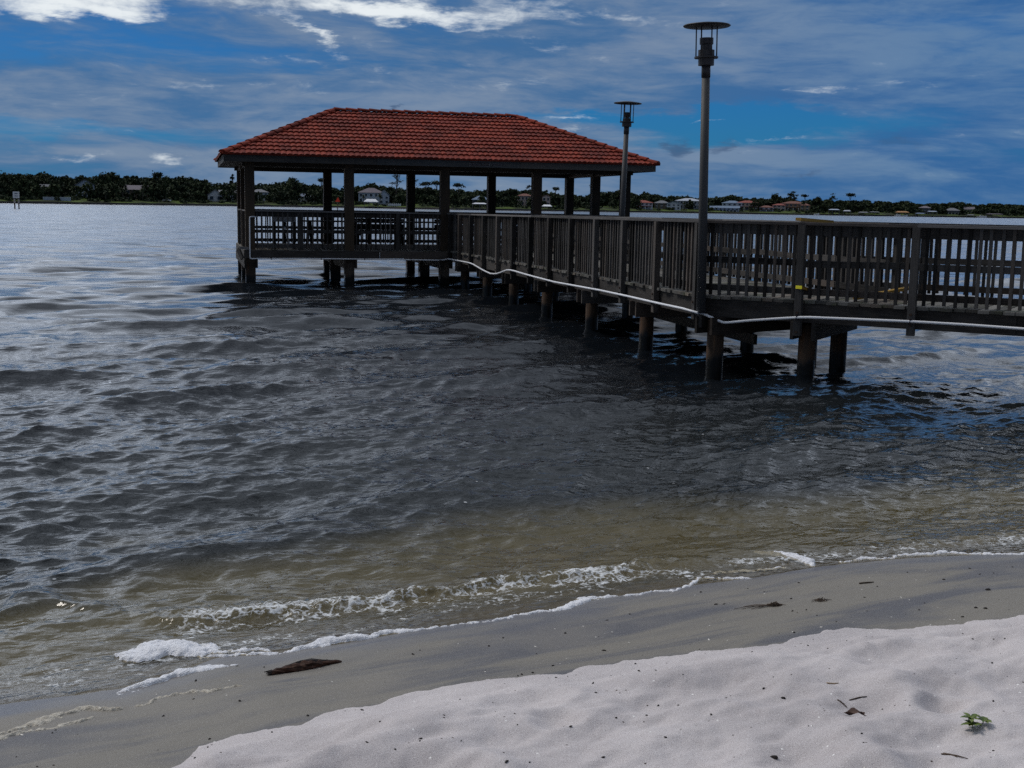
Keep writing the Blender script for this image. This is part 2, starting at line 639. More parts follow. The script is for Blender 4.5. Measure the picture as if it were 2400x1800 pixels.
def graded(lo, hi, step, far_lo, far_hi, growth=1.25):
    a = list(np.arange(lo, hi + step / 2, step))
    s = step
    v = a[-1]
    up = []
    while v < far_hi:
        s *= growth
        v += s
        up.append(v)
    s = step
    v = a[0]
    dn = []
    while v > far_lo:
        s *= growth
        v -= s
        dn.append(v)
    return np.array(dn[::-1] + a + up)


def sand_mat(name, dry):
    m, T, out = mat_new(name)
    pos = T.new('ShaderNodeNewGeometry').outputs['Position']
    big = T.noise(pos, 1.3, 4, .55)
    mid = T.noise(pos, 14, 4, .6)
    fine = T.noise(pos, 260, 2, .6)
    fine2 = T.noise(pos, 620, 1, .5)
    if dry:
        c = T.mix(T.step(big, .35, .65), (.440, .410, .416), (.525, .490, .494))
        c = T.mix(T.m('MULTIPLY', T.step(mid, .45, .75), .25), c, (.43, .385, .385))
        c = T.mix(T.m('MULTIPLY', T.step(fine, .57, .70), .75), c, (.74, .72, .71))
        c = T.mix(T.m('MULTIPLY', T.step(fine, .43, .31), .70), c, (.21, .19, .195))
        vor = T.new('ShaderNodeTexVoronoi', feature='F1')
        T.put(vor.inputs['Vector'], pos)
        vor.inputs['Scale'].default_value = 26
        vr = T.sep(vor.outputs['Color'])[0]
        spk = T.m('MULTIPLY', T.step(vor.outputs['Distance'], .15, .08), T.step(vr, .74, .77))
        c = T.mix(spk, c, T.mix(T.step(vr, .93, .94), (.06, .045, .04), (.86, .85, .83)))
        h = T.m('ADD', T.m('MULTIPLY', mid, .5), T.m('ADD', T.m('MULTIPLY', fine, .30), T.m('MULTIPLY', fine2, .15)))
        pbsdf(T, out, c, .95, T.bump(h, .7, .012), .1)
    else:
        u = T.mapping(pos, rot=(0, 0, -math.atan2(TU.y, TU.x)), sc=(1, 1, 1))
        st = T.noise(T.mapping(u, sc=(.42, 2.4, 1)), 1.2, 5, .6, .7)
        c = T.mix(T.step(st, .38, .58), (.076, .076, .087), (.158, .144, .122))
        c = T.mix(T.m('MULTIPLY', T.step(big, .45, .7), .5), c, (.182, .165, .140))
        c = T.mix(T.m('MULTIPLY', T.step(fine, .56, .70), .45), c, (.48, .46, .43))
        c = T.mix(T.m('MULTIPLY', T.step(fine, .42, .32), .45), c, (.14, .13, .12))
        vor = T.new('ShaderNodeTexVoronoi', feature='F1')
        T.put(vor.inputs['Vector'], pos)
        vor.inputs['Scale'].default_value = 20
        vr = T.sep(vor.outputs['Color'])[0]
        spk = T.m('MULTIPLY', T.step(vor.outputs['Distance'], .12, .06), T.step(vr, .84, .86))
        c = T.mix(spk, c, T.mix(T.step(vr, .945, .955), (.03, .024, .02), (.62, .60, .56)))
        # wetter and darker next to the water
        wl = T.sep(pos)[2]
        wetn = T.step(T.m('ADD', wl, T.m('MULTIPLY', T.m('SUBTRACT', st, .5), .08)), .055, .005)
        c = T.mix(T.m('MULTIPLY', wetn, .5), c, (.125, .125, .140))
        h = T.m('ADD', T.m('MULTIPLY', mid, .4), T.m('MULTIPLY', fine, .3))
        pbsdf(T, out, c, T.m('SUBTRACT', .62, T.m('MULTIPLY', wetn, .22)), T.bump(h, .35, .006), .35)
    return m


def build_sand():
    us = graded(-1.0, 8.6, .03, -1500, 1500, 1.28)
    ws = graded(-8.2, -3.2, .025, -1600, 60, 1.28)
    U, W = np.meshgrid(us, ws)
    Z = wet_z(U, W)
    X, Y = uw2xy(U, W)
    o = np_mesh('wet_sand', np.stack([X, Y, Z], -1).reshape(-1, 3), grid_faces(*U.shape)[:, ::-1], sand_mat('wet sand', False))
    tag(o, kind='structure')
    us = graded(-.6, 6.6, .0125, -60, 60, 1.25)
    ws = graded(-5.0, -1.4, .0125, -5.6, 60, 1.25)
    U, W = np.meshgrid(us, ws)
    Z = dry_z(U, W)
    th, _ = dry_t(U, W)
    k = th > -.03
    kf = k[:-1, :-1] | k[1:, 1:] | k[:-1, 1:] | k[1:, :-1]
    X, Y = uw2xy(U, W)
    o = np_mesh('dry_sand', np.stack([X, Y, Z], -1).reshape(-1, 3), grid_faces(*U.shape, kf)[:, ::-1], sand_mat('dry sand', True))
    tag(o, kind='structure')


build_sand()

# ------------------------------------------------------------------ water
BRK = [(-.2, -7.0, 0), (1.2, -6.62, 0), (1.34, -6.55, .7), (1.45, -6.45, 1), (1.63, -6.41, 1), (1.94, -6.42, 1), (2.29, -6.34, 1), (2.54, -6.31, 1), (2.82, -6.36, .9), (3.1, -6.35, 1),
       (3.37, -6.33, 1), (3.77, -6.24, 1), (4.06, -6.21, 1), (4.38, -6.21, .8), (4.6, -6.19, .35), (4.9, -6.15, 0), (6.1, -5.9, 0), (6.36, -5.86, .45), (6.96, -5.83, .55), (7.5, -5.78, .4), (9, -5.9, 0)]
BRK2 = [(0.2, -6.8, 0), (.56, -6.95, .7), (.70, -7.03, 1), (.86, -7.05, 1), (.99, -6.92, .7), (1.2, -6.72, 0)]


def water_mat():
    m, T, out = mat_new('lagoon water')
    geo = T.new('ShaderNodeNewGeometry')
    pos, N0 = geo.outputs['Position'], geo.outputs['Normal']
    depth, foam, chop = T.attr('depth'), T.attr('foam'), T.attr('chop')
    rp = T.mapping(pos, rot=(0, 0, -math.atan2(TU.y, TU.x) + .06))
    r1 = T.noise(T.mapping(rp, sc=(.42, 1, 1)), 4.6, 3, .60, .6)
    r2 = T.noise(T.mapping(rp, sc=(.55, 1, 1)), 15, 1.5, .60, .5)
    rg = T.new('ShaderNodeTexNoise', noise_type='RIDGED_MULTIFRACTAL')
    T.put(rg.inputs['Vector'], T.mapping(rp, sc=(.45, 1, 1)))
    rg.inputs['Scale'].default_value = 3.2
    rg.inputs['Detail'].default_value = 4
    rg.inputs['Distortion'].default_value = .7
    hsum = T.m('ADD', T.m('ADD', r1, T.m('MULTIPLY', r2, .34)), T.m('MULTIPLY', T.m('SUBTRACT', 1.6, rg.outputs[0]), .16))
    near = T.step(chop, .55, .15)
    nb = T.bump(hsum, T.m('MULTIPLY', near, WAT['bump']), .055)
    c1 = T.vm('SUBTRACT', T.noise(T.mapping(rp, sc=(.30, 1, 1)), 1.5, 2, .6, 0, True), (.5, .5, .5))
    c2 = T.vm('SUBTRACT', T.noise(T.mapping(rp, sc=(.35, 1, 1)), .28, 3, .6, 0, True), (.5, .5, .5))
    sl = T.vm('ADD', T.vm('MULTIPLY', c1, (WAT['far'], WAT['far'], 0)), T.vm('MULTIPLY', c2, (.15, .15, 0)))
    sl = T.vm('SCALE', sl, None, T.m('POWER', chop, .6))
    N = T.vm('NORMALIZE', T.vm('ADD', nb, sl))
    shal = T.step(depth, .01, .25)
    murk = T.mix(shal, (.200, .160, .058), (.017, .020, .021))
    murk = T.mix(T.step(depth, .3, .9), murk, (.005, .007, .010))
    opa = T.m('SUBTRACT', 1, T.m('EXPONENT', T.m('MULTIPLY', T.m('MAXIMUM', depth, 0), -6.5)))
    tr = T.new('ShaderNodeBsdfTransparent')
    T.put(tr.inputs[0], (.80, .74, .60))
    df = T.new('ShaderNodeBsdfDiffuse')
    T.put(df.inputs[0], murk)
    T.put(df.inputs['Normal'], nb)
    body = T.new('ShaderNodeMixShader')
    T.put(body.inputs[0], opa)
    T.l.new(tr.outputs[0], body.inputs[1])
    T.l.new(df.outputs[0], body.inputs[2])
    gl = T.new('ShaderNodeBsdfGlossy')
    T.put(gl.inputs['Roughness'], T.m('ADD', .06, T.m('MULTIPLY', chop, .14)))
    T.put(gl.inputs['Normal'], N)
    T.put(gl.inputs[0], (1, 1, 1))
    fr = T.new('ShaderNodeFresnel')
    fr.inputs[0].default_value = 1.333
    T.put(fr.inputs['Normal'], N)
    film = T.step(depth, -.004, .006)
    s1 = T.new('ShaderNodeMixShader')
    T.put(s1.inputs[0], T.m('MULTIPLY', fr.outputs[0], film))
    T.l.new(body.outputs[0], s1.inputs[1])
    T.l.new(gl.outputs[0], s1.inputs[2])
    # lacy foam
    vo = T.new('ShaderNodeTexVoronoi', feature='DISTANCE_TO_EDGE')
    T.put(vo.inputs['Vector'], T.vm('ADD', T.mapping(rp, sc=(.7, 1, 1)), T.vm('SCALE', T.noise(pos, 9, 3, .6, 0, True), None, .16)))
    vo.inputs['Scale'].default_value = 17
    lace = T.step(vo.outputs['Distance'], .16, .02)
    fn = T.noise(T.mapping(rp, sc=(.6, 1, 1)), 22, 5, .7, .5)
    fn2 = T.noise(T.mapping(rp, sc=(.5, 1, 1)), 5, 3, .6)
    fv = T.m('ADD', T.m('MULTIPLY', lace, .20), T.m('ADD', fn, T.m('MULTIPLY', T.m('SUBTRACT', fn2, .5), .9)))
    fm = T.step(T.m('ADD', fv, T.m('MULTIPLY', T.m('SUBTRACT', foam, 1), .75)), .52, .78)
    fm = T.m('MULTIPLY', fm, T.step(foam, .02, .2))
    # loose bubbles
    bv = T.new('ShaderNodeTexVoronoi', feature='F1')
    T.put(bv.inputs['Vector'], T.mapping(rp, sc=(.6, 1, 1)))
    bv.inputs['Scale'].default_value = 11
    bsel = T.step(T.m('ADD', T.sep(bv.outputs['Color'])[0], T.m('MULTIPLY', T.m('SUBTRACT', fn2, .5), 1.2)), .97, .98)
    bub = T.m('MULTIPLY', T.step(bv.outputs['Distance'], .12, .06), bsel)
    bub = T.m('MULTIPLY', bub, T.step(depth, .75, .25))
    fm = T.m('MAXIMUM', fm, bub)
    fd = T.new('ShaderNodeBsdfDiffuse')
    T.put(fd.inputs[0], (.66, .68, .70))
    T.put(fd.inputs['Normal'], T.bump(fn, .9, .02))
    s2 = T.new('ShaderNodeMixShader')
    T.put(s2.inputs[0], T.m('MULTIPLY', fm, .92))
    T.l.new(s1.outputs[0], s2.inputs[1])
    T.l.new(fd.outputs[0], s2.inputs[2])
    T.l.new(s2.outputs[0], out.inputs[0])
    return m


WAT = dict(bump=.42, far=1.0)


def build_water():
    dep = np.radians(np.concatenate([np.arange(29.0, .20, -.0255), np.array([.19, .17, .15, .13, .11, .09, .07, .05, .035, .025])]))
    r = EYE / np.tan(dep)
    az = np.radians(np.concatenate([np.arange(-85, -51, 1.6), np.arange(-50, -26.6, .22), np.arange(-26.5, 26.5, .052), np.arange(26.6, 50, .22), np.arange(51, 86, 1.6)]))
    Rr, A = np.meshgrid(r, az, indexing='ij')
    X, Y = Rr * np.sin(A), Rr * np.cos(A)
    U, W = xy2uw(X, Y)
    s = W - np.interp(U, U_SH, W_SH)
    depth0 = -wet_z(U, W)
    dr = Rr * Rr * .000445 / EYE * 1.0
    dr = np.maximum(dr, np.where(np.abs(np.degrees(A)) > 50.5, Rr * .028, np.where(np.abs(np.degrees(A)) > 26.55, Rr * .0039, 0)))
    lam = np.geomspace(.105, 3.3, 100)
    RN = np.random.default_rng(5)
    heading = math.atan2(TN.y, TN.x) + .10
    lee = 1 - .25 * sstep(X - .0 * Y, -3.5, -.5) * sstep(Y, 34, 26) * sstep(Y * .52 + X * .86, 14.5, 9.5)
    damp = sstep(depth0, -.01, .16)
    Z = np.zeros_like(X)
    DX = np.zeros_like(X)
    DY = np.zeros_like(X)
    lost = np.zeros_like(X)
    for L in lam:
        th = heading + RN.normal(0, .62 if L < .6 else (.45 if L < 1.2 else .26))
        k = 2 * math.pi / L
        steep = .046 if L < .42 else (.029 if L < 1.2 else .034)
        a = steep / k
        kx, ky = math.cos(th) * k, math.sin(th) * k
        ph = X * kx + Y * ky + RN.uniform(0, 6.283) + .9 * (vnoise(X * .35 / max(L, .6), Y * .35 / max(L, .6), int(L * 100)) - .5) * 6
        vis = np.clip((L / np.maximum(dr, 1e-4) - 2.0) / 3.0, 0, 1)
        if L < .5:
            vis = vis * np.clip(1.4 - Rr / 48, 0, 1)
        Z += a * vis * np.sin(ph)
        q = a * 1.0 * vis * np.cos(ph)
        DX += q * math.cos(th)
        DY += q * math.sin(th)
        lost += (1 - vis) / len(lam)
    amp = lee * damp
    Z *= amp
    X2 = X + DX * amp
    Y2 = Y + DY * amp
    foam = np.zeros_like(X)
    for P, hgt, wid, fo in ((BRK, .046, .09, 1.0), (BRK2, .042, .13, .10)):
        pu, pw, pa = [p[0] for p in P], [p[1] for p in P], [p[2] for p in P]
        wob = (fbm(U * 3.0, W * 0 + 1, 61, 3) - .5) * .16
        d = W - np.interp(U, pu, pw) - wob
        aa = np.interp(U, pu, pa)
        mod = .5 + fbm(U * 6, W * 5, 66, 3)
        prof = np.where(d < 0, np.exp(-(d / (wid * 1.9)) ** 2), np.exp(-(d / (wid * .62)) ** 2))
        Z += hgt * aa * prof * mod * sstep(depth0, -.01, .06)
        lumps = (fbm(U * 17, W * 17, 77, 3) - .5) * .045 * aa * np.exp(-((d + .03) / .16) ** 2) * fo
        Z += lumps
        fband = np.exp(-((d - .02) / .13) ** 2) + .72 * np.exp(-((d + .20) / .18) ** 2) + .60 * np.exp(-((d - .30) / .26) ** 2)
        foam = np.maximum(foam, np.clip(fband, 0, 1) * aa * fo)
    # bubbles drifting in the swash, and scattered flecks further out
    sw = np.exp(-((s + .20) / .24) ** 2) * .84
    sw2 = np.exp(-((s + .30) / .30) ** 2) * .92 * sstep(U, 1.15, .75)
    sw3 = np.exp(-((s + .25) / .25) ** 2) * .88 * sstep(U, 4.4, 5.0)
    foam = np.maximum.reduce([foam, sw, sw2, sw3])
    foam = np.where(depth0 > -.012, foam, 0)
    # thin swash: film follows the sand
    Z = np.maximum(Z, -depth0 * np.where(depth0 > 0, .55, 1) - .004)
    depth = depth0 + np.minimum(Z, .12)
    chop = np.clip(lost * 1.0, 0, 1)
    V = np.stack([X2, Y2, Z], -1).reshape(-1, 3)
    keep = (depth0[:-1, :-1] > -.05)
    o = np_mesh('water', V, grid_faces(*X.shape, keep), water_mat(), dict(depth=depth, foam=foam, chop=chop))
    tag(o, kind='structure')


build_water()


# ------------------------------------------------------------------ foam lying along the waterline
def foam_mat(name, a, b):
    m, T, out = mat_new(name)
    pos = T.new('ShaderNodeNewGeometry').outputs['Position']
    vo = T.new('ShaderNodeTexVoronoi', feature='F1')
    T.put(vo.inputs['Vector'], pos)
    vo.inputs['Scale'].default_value = 150
    n = T.noise(pos, 60, 4, .65)
    c = T.mix(T.step(n, .35, .65), a, b)
    h = T.m('SUBTRACT', n, T.m('MULTIPLY', vo.outputs['Distance'], .6))
    pbsdf(T, out, c, .7, T.bump(h, .8, .008), .3)
    return m


def seg_field(U, W, P):
    """distance to polyline P of (u, w, halfwidth, height); returns best profile height"""
    H = np.zeros_like(U)
    for (a, b) in zip(P[:-1], P[1:]):
        du, dw = b[0] - a[0], b[1] - a[1]
        L2 = du * du + dw * dw + 1e-9
        t = np.clip(((U - a[0]) * du + (W - a[1]) * dw) / L2, 0, 1)
        d = np.hypot(U - a[0] - t * du, W - a[1] - t * dw)
        wd = a[2] + (b[2] - a[2]) * t
        hh = a[3] + (b[3] - a[3]) * t
        q = 1 - (d / np.maximum(wd, 1e-4)) ** 2
        H = np.maximum(H, np.where(q > 0, np.sqrt(np.clip(q, 0, 1)) * hh, q * .01))
    return H


def foam_object(name, lines, mat, lump, u0, u1, w0, w1, step=.0055):
    us, ws = np.arange(u0, u1, step), np.arange(w0, w1, step)
    U, W = np.meshgrid(us, ws)
    Uj = U + (fbm(U * 8, W * 8, 91, 4, .6) - .5) * .13
    Wj = W + (fbm(U * 8, W * 8, 95, 4, .6) - .5) * .13
    H = np.full_like(U, -1.0)
    for P in lines:
        H = np.maximum(H, seg_field(Uj, Wj, P))
    H = H * (1 + lump * (fbm(U * 22, W * 22, 99, 3) - .5) * 2) - .003 - .060 * np.clip(fbm(U * 34, W * 34, 103, 3, .65) - .50, 0, 1) * np.clip(1.2 - H / .02, .12, 1)
    Z = np.maximum(wet_z(U, W), 0.0) + H
    k = H > -.003
    kf = k[:-1, :-1] | k[1:, 1:] | k[:-1, 1:] | k[1:, :-1]
    X, Y = uw2xy(U, W)
    F = grid_faces(*U.shape, kf)[:, ::-1]
    used = np.unique(F)
    mp = np.zeros(U.size, np.int64)
    mp[used] = np.arange(len(used))
    V = np.stack([X, Y, Z], -1).reshape(-1, 3)[used]
    o = np_mesh(name, V, mp[F], mat)
    return o


FW = .72


def pl(pts, wd, ht):
    return [(p[0], p[1], (p[2] if len(p) > 2 else wd) * FW, (p[3] if len(p) > 3 else ht) * .8) for p in pts]


FA = pl([(1.40, -5.93), (1.68, -5.80, .022), (1.83, -5.79, .03), (1.97, -5.85, .05, .03), (2.11, -5.86, .06, .03), (2.25, -5.83, .045, .025), (2.44, -5.83, .035), (2.61, -5.79, .018), (2.96, -5.79, .016), (3.25, -5.79, .02),
         (3.40, -5.80, .05, .02), (3.51, -5.82, .055, .025), (3.62, -5.87, .05, .02), (3.70, -5.84, .022), (3.95, -5.81, .016), (4.25, -5.81, .016), (4.33, -5.83, .02), (4.47, -5.93, .03), (4.64, -5.89, .03), (4.78, -5.78, .018)], .024, .014)
FB = pl([(1.08, -6.07, .11, .025), (1.20, -6.11, .17, .04), (1.31, -6.08, .16, .038), (1.41, -6.02, .10, .02)], .1, .05)
FB2 = pl([(1.43, -6.0, .03), (1.60, -5.90, .02), (1.75, -5.86, .02)], .02, .012)
FC = pl([(.93, -5.59, .02), (1.02, -5.62, .036, .02), (1.10, -5.65, .05, .032), (1.2, -5.69, .05, .032), (1.3, -5.71, .04, .024), (1.42, -5.71, .024), (1.5, -5.70, .016, .006)], .02, .012)
FC2 = pl([(.93, -5.55, .008), (1.05, -5.58, .006)], .008, .005)
FE = pl([(5.17, -6.22, .03, .012), (5.27, -6.17, .06, .02), (5.33, -6.08, .07, .03), (5.35, -5.97, .07, .03), (5.30, -5.86, .03, .015)], .05, .02)
FF = pl([(5.55, -5.86, .02), (5.7, -5.83, .03), (5.83, -5.79, .02), (5.95, -5.76, .012)], .02, .012)
FG = pl([(6.0, -5.76, .015), (6.1, -5.76, .028), (6.29, -5.73, .04, .018), (6.4, -5.66, .035), (6.53, -5.60, .035), (6.77, -5.46, .03), (7.3, -5.42, .03)], .03, .014)
FH = pl([(4.68, -6.0, .012), (4.95, -5.95, .02), (5.15, -5.88, .015)], .012, .008)
fo = foam_object('sea_foam', [FA, FB, FB2, FC, FC2, FE, FF, FG, FH], foam_mat('sea foam', (.60, .61, .65), (.74, .75, .79)), .35, .8, 7.4, -6.35, -5.3)
tag(fo, 'white sea foam in blobs and a thin line along the waterline', 'foam', kind='stuff')
FD = pl([(.2, -5.18), (.40, -5.22, .02), (.50, -5.27, .028), (.58, -5.32, .03), (.68, -5.38, .038, .022), (.77, -5.43, .045, .026), (.86, -5.37, .035, .022), (.93, -5.34, .02), (.99, -5.345, .014), (1.05, -5.36, .02), (1.09, -5.37, .024, .015), (1.16, -5.35, .012), (1.23, -5.345, .016, .013), (1.32, -5.335, .012), (1.42, -5.33, .006)], .02, .014)
FD2 = pl([(.2, -5.07), (.39, -5.14, .03, .018), (.49, -5.18, .03, .018), (.61, -5.22, .025), (.74, -5.29, .018)], .024, .014)
fo = foam_object('dried_foam', [FD, FD2], foam_mat('stale foam', (.34, .31, .26), (.50, .47, .41)), .7, .1, 1.6, -5.6, -4.9, .006)
tag(fo, 'tan crust of stale foam in a wavy ridge on the wet sand', 'foam', kind='stuff')

# ------------------------------------------------------------------ boardwalk
B0 = Vector((2.669, 17.2))
D1 = Vector((-.2455, .9694)).normalized()
N1 = Vector((D1.y, -D1.x))
D2 = Vector((.859, -.512)).normalized()
N2 = Vector((-D2.y, D2.x))
WW = 2.3
half = .5 * math.acos(max(-1, min(1, N1.dot(N2))))
BIS = (N1 + N2).normalized()
CF = B0 + BIS * (WW / math.cos(half))            # far corner of the bend
TF = WW * math.tan(half)
S1 = [0, 1.60, 3.13, 4.61, 6.12, 7.58, 9.07, 10.53, 12.0, 13.5, 15.0, 16.4, 17.75]
S2 = [0, 1.40, 2.88, 4.40, 5.9, 7.4, 8.9, 10.4, 11.9]
L1, L2 = 18.25, 12.4


def zd1(s):
    return 1.075 - .085 * max(s, 0) / 18


def xyz(p, z):
    return Vector((p.x, p.y, z))


bw = empty('boardwalk', (B0.x, B0.y, 0), 'weathered grey timber boardwalk on pilings, bending out to the red roofed pavilion', 'boardwalk')
ORG = (B0.x, B0.y, 0)


def pier_section(D, N, S, L, zf, far_start, far_step):
    ang = math.atan2(D.y, D.x)
    # deck boards
    mb = MB(ORG)
    s = .0
    while s < L:
        p = B0 + D * (s + .07)
        j0, j1 = random.uniform(-.03, .03), random.uniform(-.03, .03)
        z = zf(s) - .02 + random.uniform(-.003, .003)
        mb.bar(xyz(p + N * (-.09 + j0), z), xyz(p + N * (WW + .09 + j1), z), .137, .038)
        s += .147
    mb.build('deck', M['deck'], bw)
    for near in (True, False):
        o_ = 0 if near else WW
        sg = -1 if near else 1
        st = 0.0 if near else far_start
        mb = MB(ORG)
        a = B0 + N * (o_ + sg * .035)
        n = max(2, int(round((L - st) / 3.6)))
        for i in range(n):
            s0, s1 = st + (L - st) * i / n, st + (L - st) * (i + 1) / n - .006
            mb.bar(xyz(a + D * s0, zf(s0) - .04 - .128), xyz(a + D * s1, zf(s1) - .04 - .128), .045, .25)
        mb.build('stringer', M['fascia'], bw)
        # cap rail
        mb = MB(ORG)
        a = B0 + N * (o_ + sg * .03)
        cuts = [st] + [x for x in S if x > st + .8][1::2] + [L]
        for s0, s1 in zip(cuts[:-1], cuts[1:]):
            mb.bar(xyz(a + D * s0, zf(s0) + 1.02 + random.uniform(-.004, .004)), xyz(a + D * (s1 - .004), zf(s1) + 1.02 + random.uniform(-.004, .004)), .155, .036)
        mb.build('cap_rail', M['rail'], bw)
        posts = list(S) if near else [st + far_step * k for k in range(60) if st + far_step * k < L]
        ends = posts + [L]
        for i, ps in enumerate(posts):
            if ps < st - .01:
                continue
            p = B0 + D * ps + N * (o_ + sg * .115)
            mb = MB(ORG)
            zlow = zf(ps) - .36
            if S is S2 and near and i == 1:
                zlow = .585
            if S is S2 and near and i == 0:
                zlow = .62
            mb.post(p.x, p.y, zlow + random.uniform(-.03, .02), zf(ps) + 1.0, .095, .09, ang, random.random())
            po = mb.build('railing_post', M['weathered'], bw)
            if near:
                for zb in ((zf(ps) - .10, zf(ps) - .24) if not (S is S2 and i == 1) else (zf(ps) - .16, zf(ps) - .42)):
                    q = p - N * .047
                    MB(ORG).tube([xyz(q, zb), xyz(q - N * .016, zb)], .018, 8).build('bolt', M['bolt'], po)
            # the panel from this post to the next
            s0, s1 = ps + .05, ends[i + 1] - .05
            if s1 - s0 < .1:
                continue
            mb = MB(ORG)
            c = B0 + N * (o_ + sg * .0)

            def P(s_, off, z):
                return xyz(c + D * s_ + N * (sg * off), z)
            mb.bar(P(s0 - .04, .0, zf(s0) + .93), P(s1 + .04, .0, zf(s1) + .93), .036, .14)
            mb.bar(P(s0 - .04, .0, zf(s0) + .495 + random.uniform(-.015, .015)), P(s1 + .04, .0, zf(s1) + .495 + random.uniform(-.015, .015)), .036, .088)
            mb.bar(P(s0 - .04, .0, zf(s0) + .115), P(s1 + .04, .0, zf(s1) + .115), .036, .088)
            nb_ = max(1, int(round((s1 - s0) / .131)))
            for b in range(nb_):
                sb = s0 + (s1 - s0) * (b + .5) / nb_ + random.uniform(-.008, .008)
                lean = random.uniform(-.012, .012)
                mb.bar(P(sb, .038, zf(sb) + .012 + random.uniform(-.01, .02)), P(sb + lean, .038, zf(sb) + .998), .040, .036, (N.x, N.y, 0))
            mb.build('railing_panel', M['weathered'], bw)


pier_section(D1, N1, S1, L1, zd1, -TF, 1.45)
pier_section(D2, N2, S2, L2, lambda s: 1.075, TF, 1.48)
# fill of the bend
mb = MB(ORG)
for k in range(18):
    f0, f1 = k / 18, (k + 1) / 18 - .004
    a, b = B0 + N1 * (WW * 0), CF

    def edge(f):
        # sweep across the wedge from the end of one section to the start of the other
        if f < .5:
            return B0 + N1 * WW - D1 * (TF * f * 2)
        return CF + D2 * (TF * (f - .5) * 2)
    q0, q1 = edge(f0), edge(f1)
    mb.poly([(B0.x, B0.y), (q0.x, q0.y), (q1.x, q1.y)][::-1] if False else [(B0.x, B0.y), (q1.x, q1.y), (q0.x, q0.y)], .037 + 1.0, 1.074 - random.uniform(0, .003))
mb.build('deck', M['deck'], bw)
# corner post of the near railing, centre stringers, low longitudinal brace
mb = MB(ORG)
for off in (.8, 1.55):
    a = B0 + N1 * off
    mb.bar(xyz(a - D1 * .2, .905), xyz(a + D1 * L1, .82), .045, .24)
    a = B0 + N2 * off
    mb.bar(xyz(a + D2 * .3, .905), xyz(a + D2 * L2, .905), .045, .24)
mb.build('stringer', M['darkwood'], bw)
mb = MB(ORG)
a = B0 + N1 * 1.2
mb.bar(xyz(a + D1 * .8, .34), xyz(a + D1 * 5.8, .36), .05, .15)
mb.build('brace', M['darkwood'], bw)
mb = MB(ORG)
a = B0 + N1 * 1.75
mb.bar(xyz(a + D1 * .2, .78), xyz(a + D1 * 2.9, .2), .05, .14)
mb.build('brace', M['darkwood'], bw)


def bent(p, N, D, z, near=.15, far=1.66):
    for off in (near, far):
        q = p + N * off
        mb = MB(ORG)
        rr = random.uniform(.112, .125)
        lx, ly = random.uniform(-.02, .02), random.uniform(-.02, .02)
        mb.tube([xyz(q + Vector((lx, ly)), -2.0), xyz(q + Vector((lx * .6, ly * .6)), -.6), xyz(q, .2), xyz(q, z - .05)], [rr * 1.05, rr, rr, rr * .97], 16, True, .05)
        mb.build('piling', M['pile'], bw, True)
    mb = MB(ORG)
    for sd in (-1, 1):
        a = p + D * (sd * (.125 + .02))
        mb.bar(xyz(a - N * .10, z - .12), xyz(a + N * (far + .35), z - .12), .042, .24)
    mb.build('cap_beam', M['fascia'], bw)


for sb in (-.2, 2.65, 5.55, 8.6, 11.45, 14.15, 16.9):
    bent(B0 + D1 * sb, N1 if sb > 0 else BIS, D1 if sb > 0 else (D2 - D1).normalized(), zd1(sb) - .29, .15, 1.93 if sb > 0 else 2.15)
for sb in (1.46, 4.75, 7.7, 10.7):
    bent(B0 + D2 * sb, N2, D2, .785)

# ------------------------------------------------------------------ pavilion
PO = Vector((-7.193, 33.583))
PD = Vector((.96696, .25491)).normalized()
PN = Vector((-PD.y, PD.x))
BAY, PW = 2.6894, 5.494
ZD, ZE, ZT, ZR = .965, 3.302, 3.50, 4.945
OV = .666
PORG = (PO.x, PO.y, 0)


def pp(a, b, z):
    q = PO + PD * a + PN * b
    return Vector((q.x, q.y, z))


PL = 4 * BAY
pav = empty('pavilion', PORG, 'open timber pavilion over the water with a hipped terracotta tile roof and dark square posts', 'pavilion')
pang = math.atan2(PD.y, PD.x)
# posts
spots = [(i * BAY, 0) for i in range(5)] + [(i * BAY, PW) for i in range(5)] + [(0, PW / 2), (PL, PW / 2)]
for (a, b) in spots:
    mb = MB(PORG)
    q = pp(a, b, 0)
    mb.post(q.x, q.y, .62, 3.30, .255, .255, pang)
    mb.build('post', M['postwood'], pav)
    mb = MB(PORG)
    mb.post(q.x, q.y, -2.0, .62, .262, .262, pang)
    mb.build('piling', M['pilep'], pav)
for i in (1, 2, 3):
    q = pp(i * BAY - .1, PW / 2 - .2, 0)
    mb = MB(PORG)
    mb.post(q.x, q.y, -2.0, .74, .30, .30, pang)
    mb.build('piling', M['pilep'], pav)
for b in (0, PW / 2, PW):
    for i in range(5):
        if b == PW / 2 and i in (0, 4):
            continue
mb = MB(PORG)
for i in range(5):
    for sd in (-.155, .155):
        mb.bar(pp(i * BAY + sd, -.35, .60), pp(i * BAY + sd, PW + .35, .60), .05, .24)
    mb.build('cap_beam', M['darkwood'], pav)
    mb = MB(PORG)
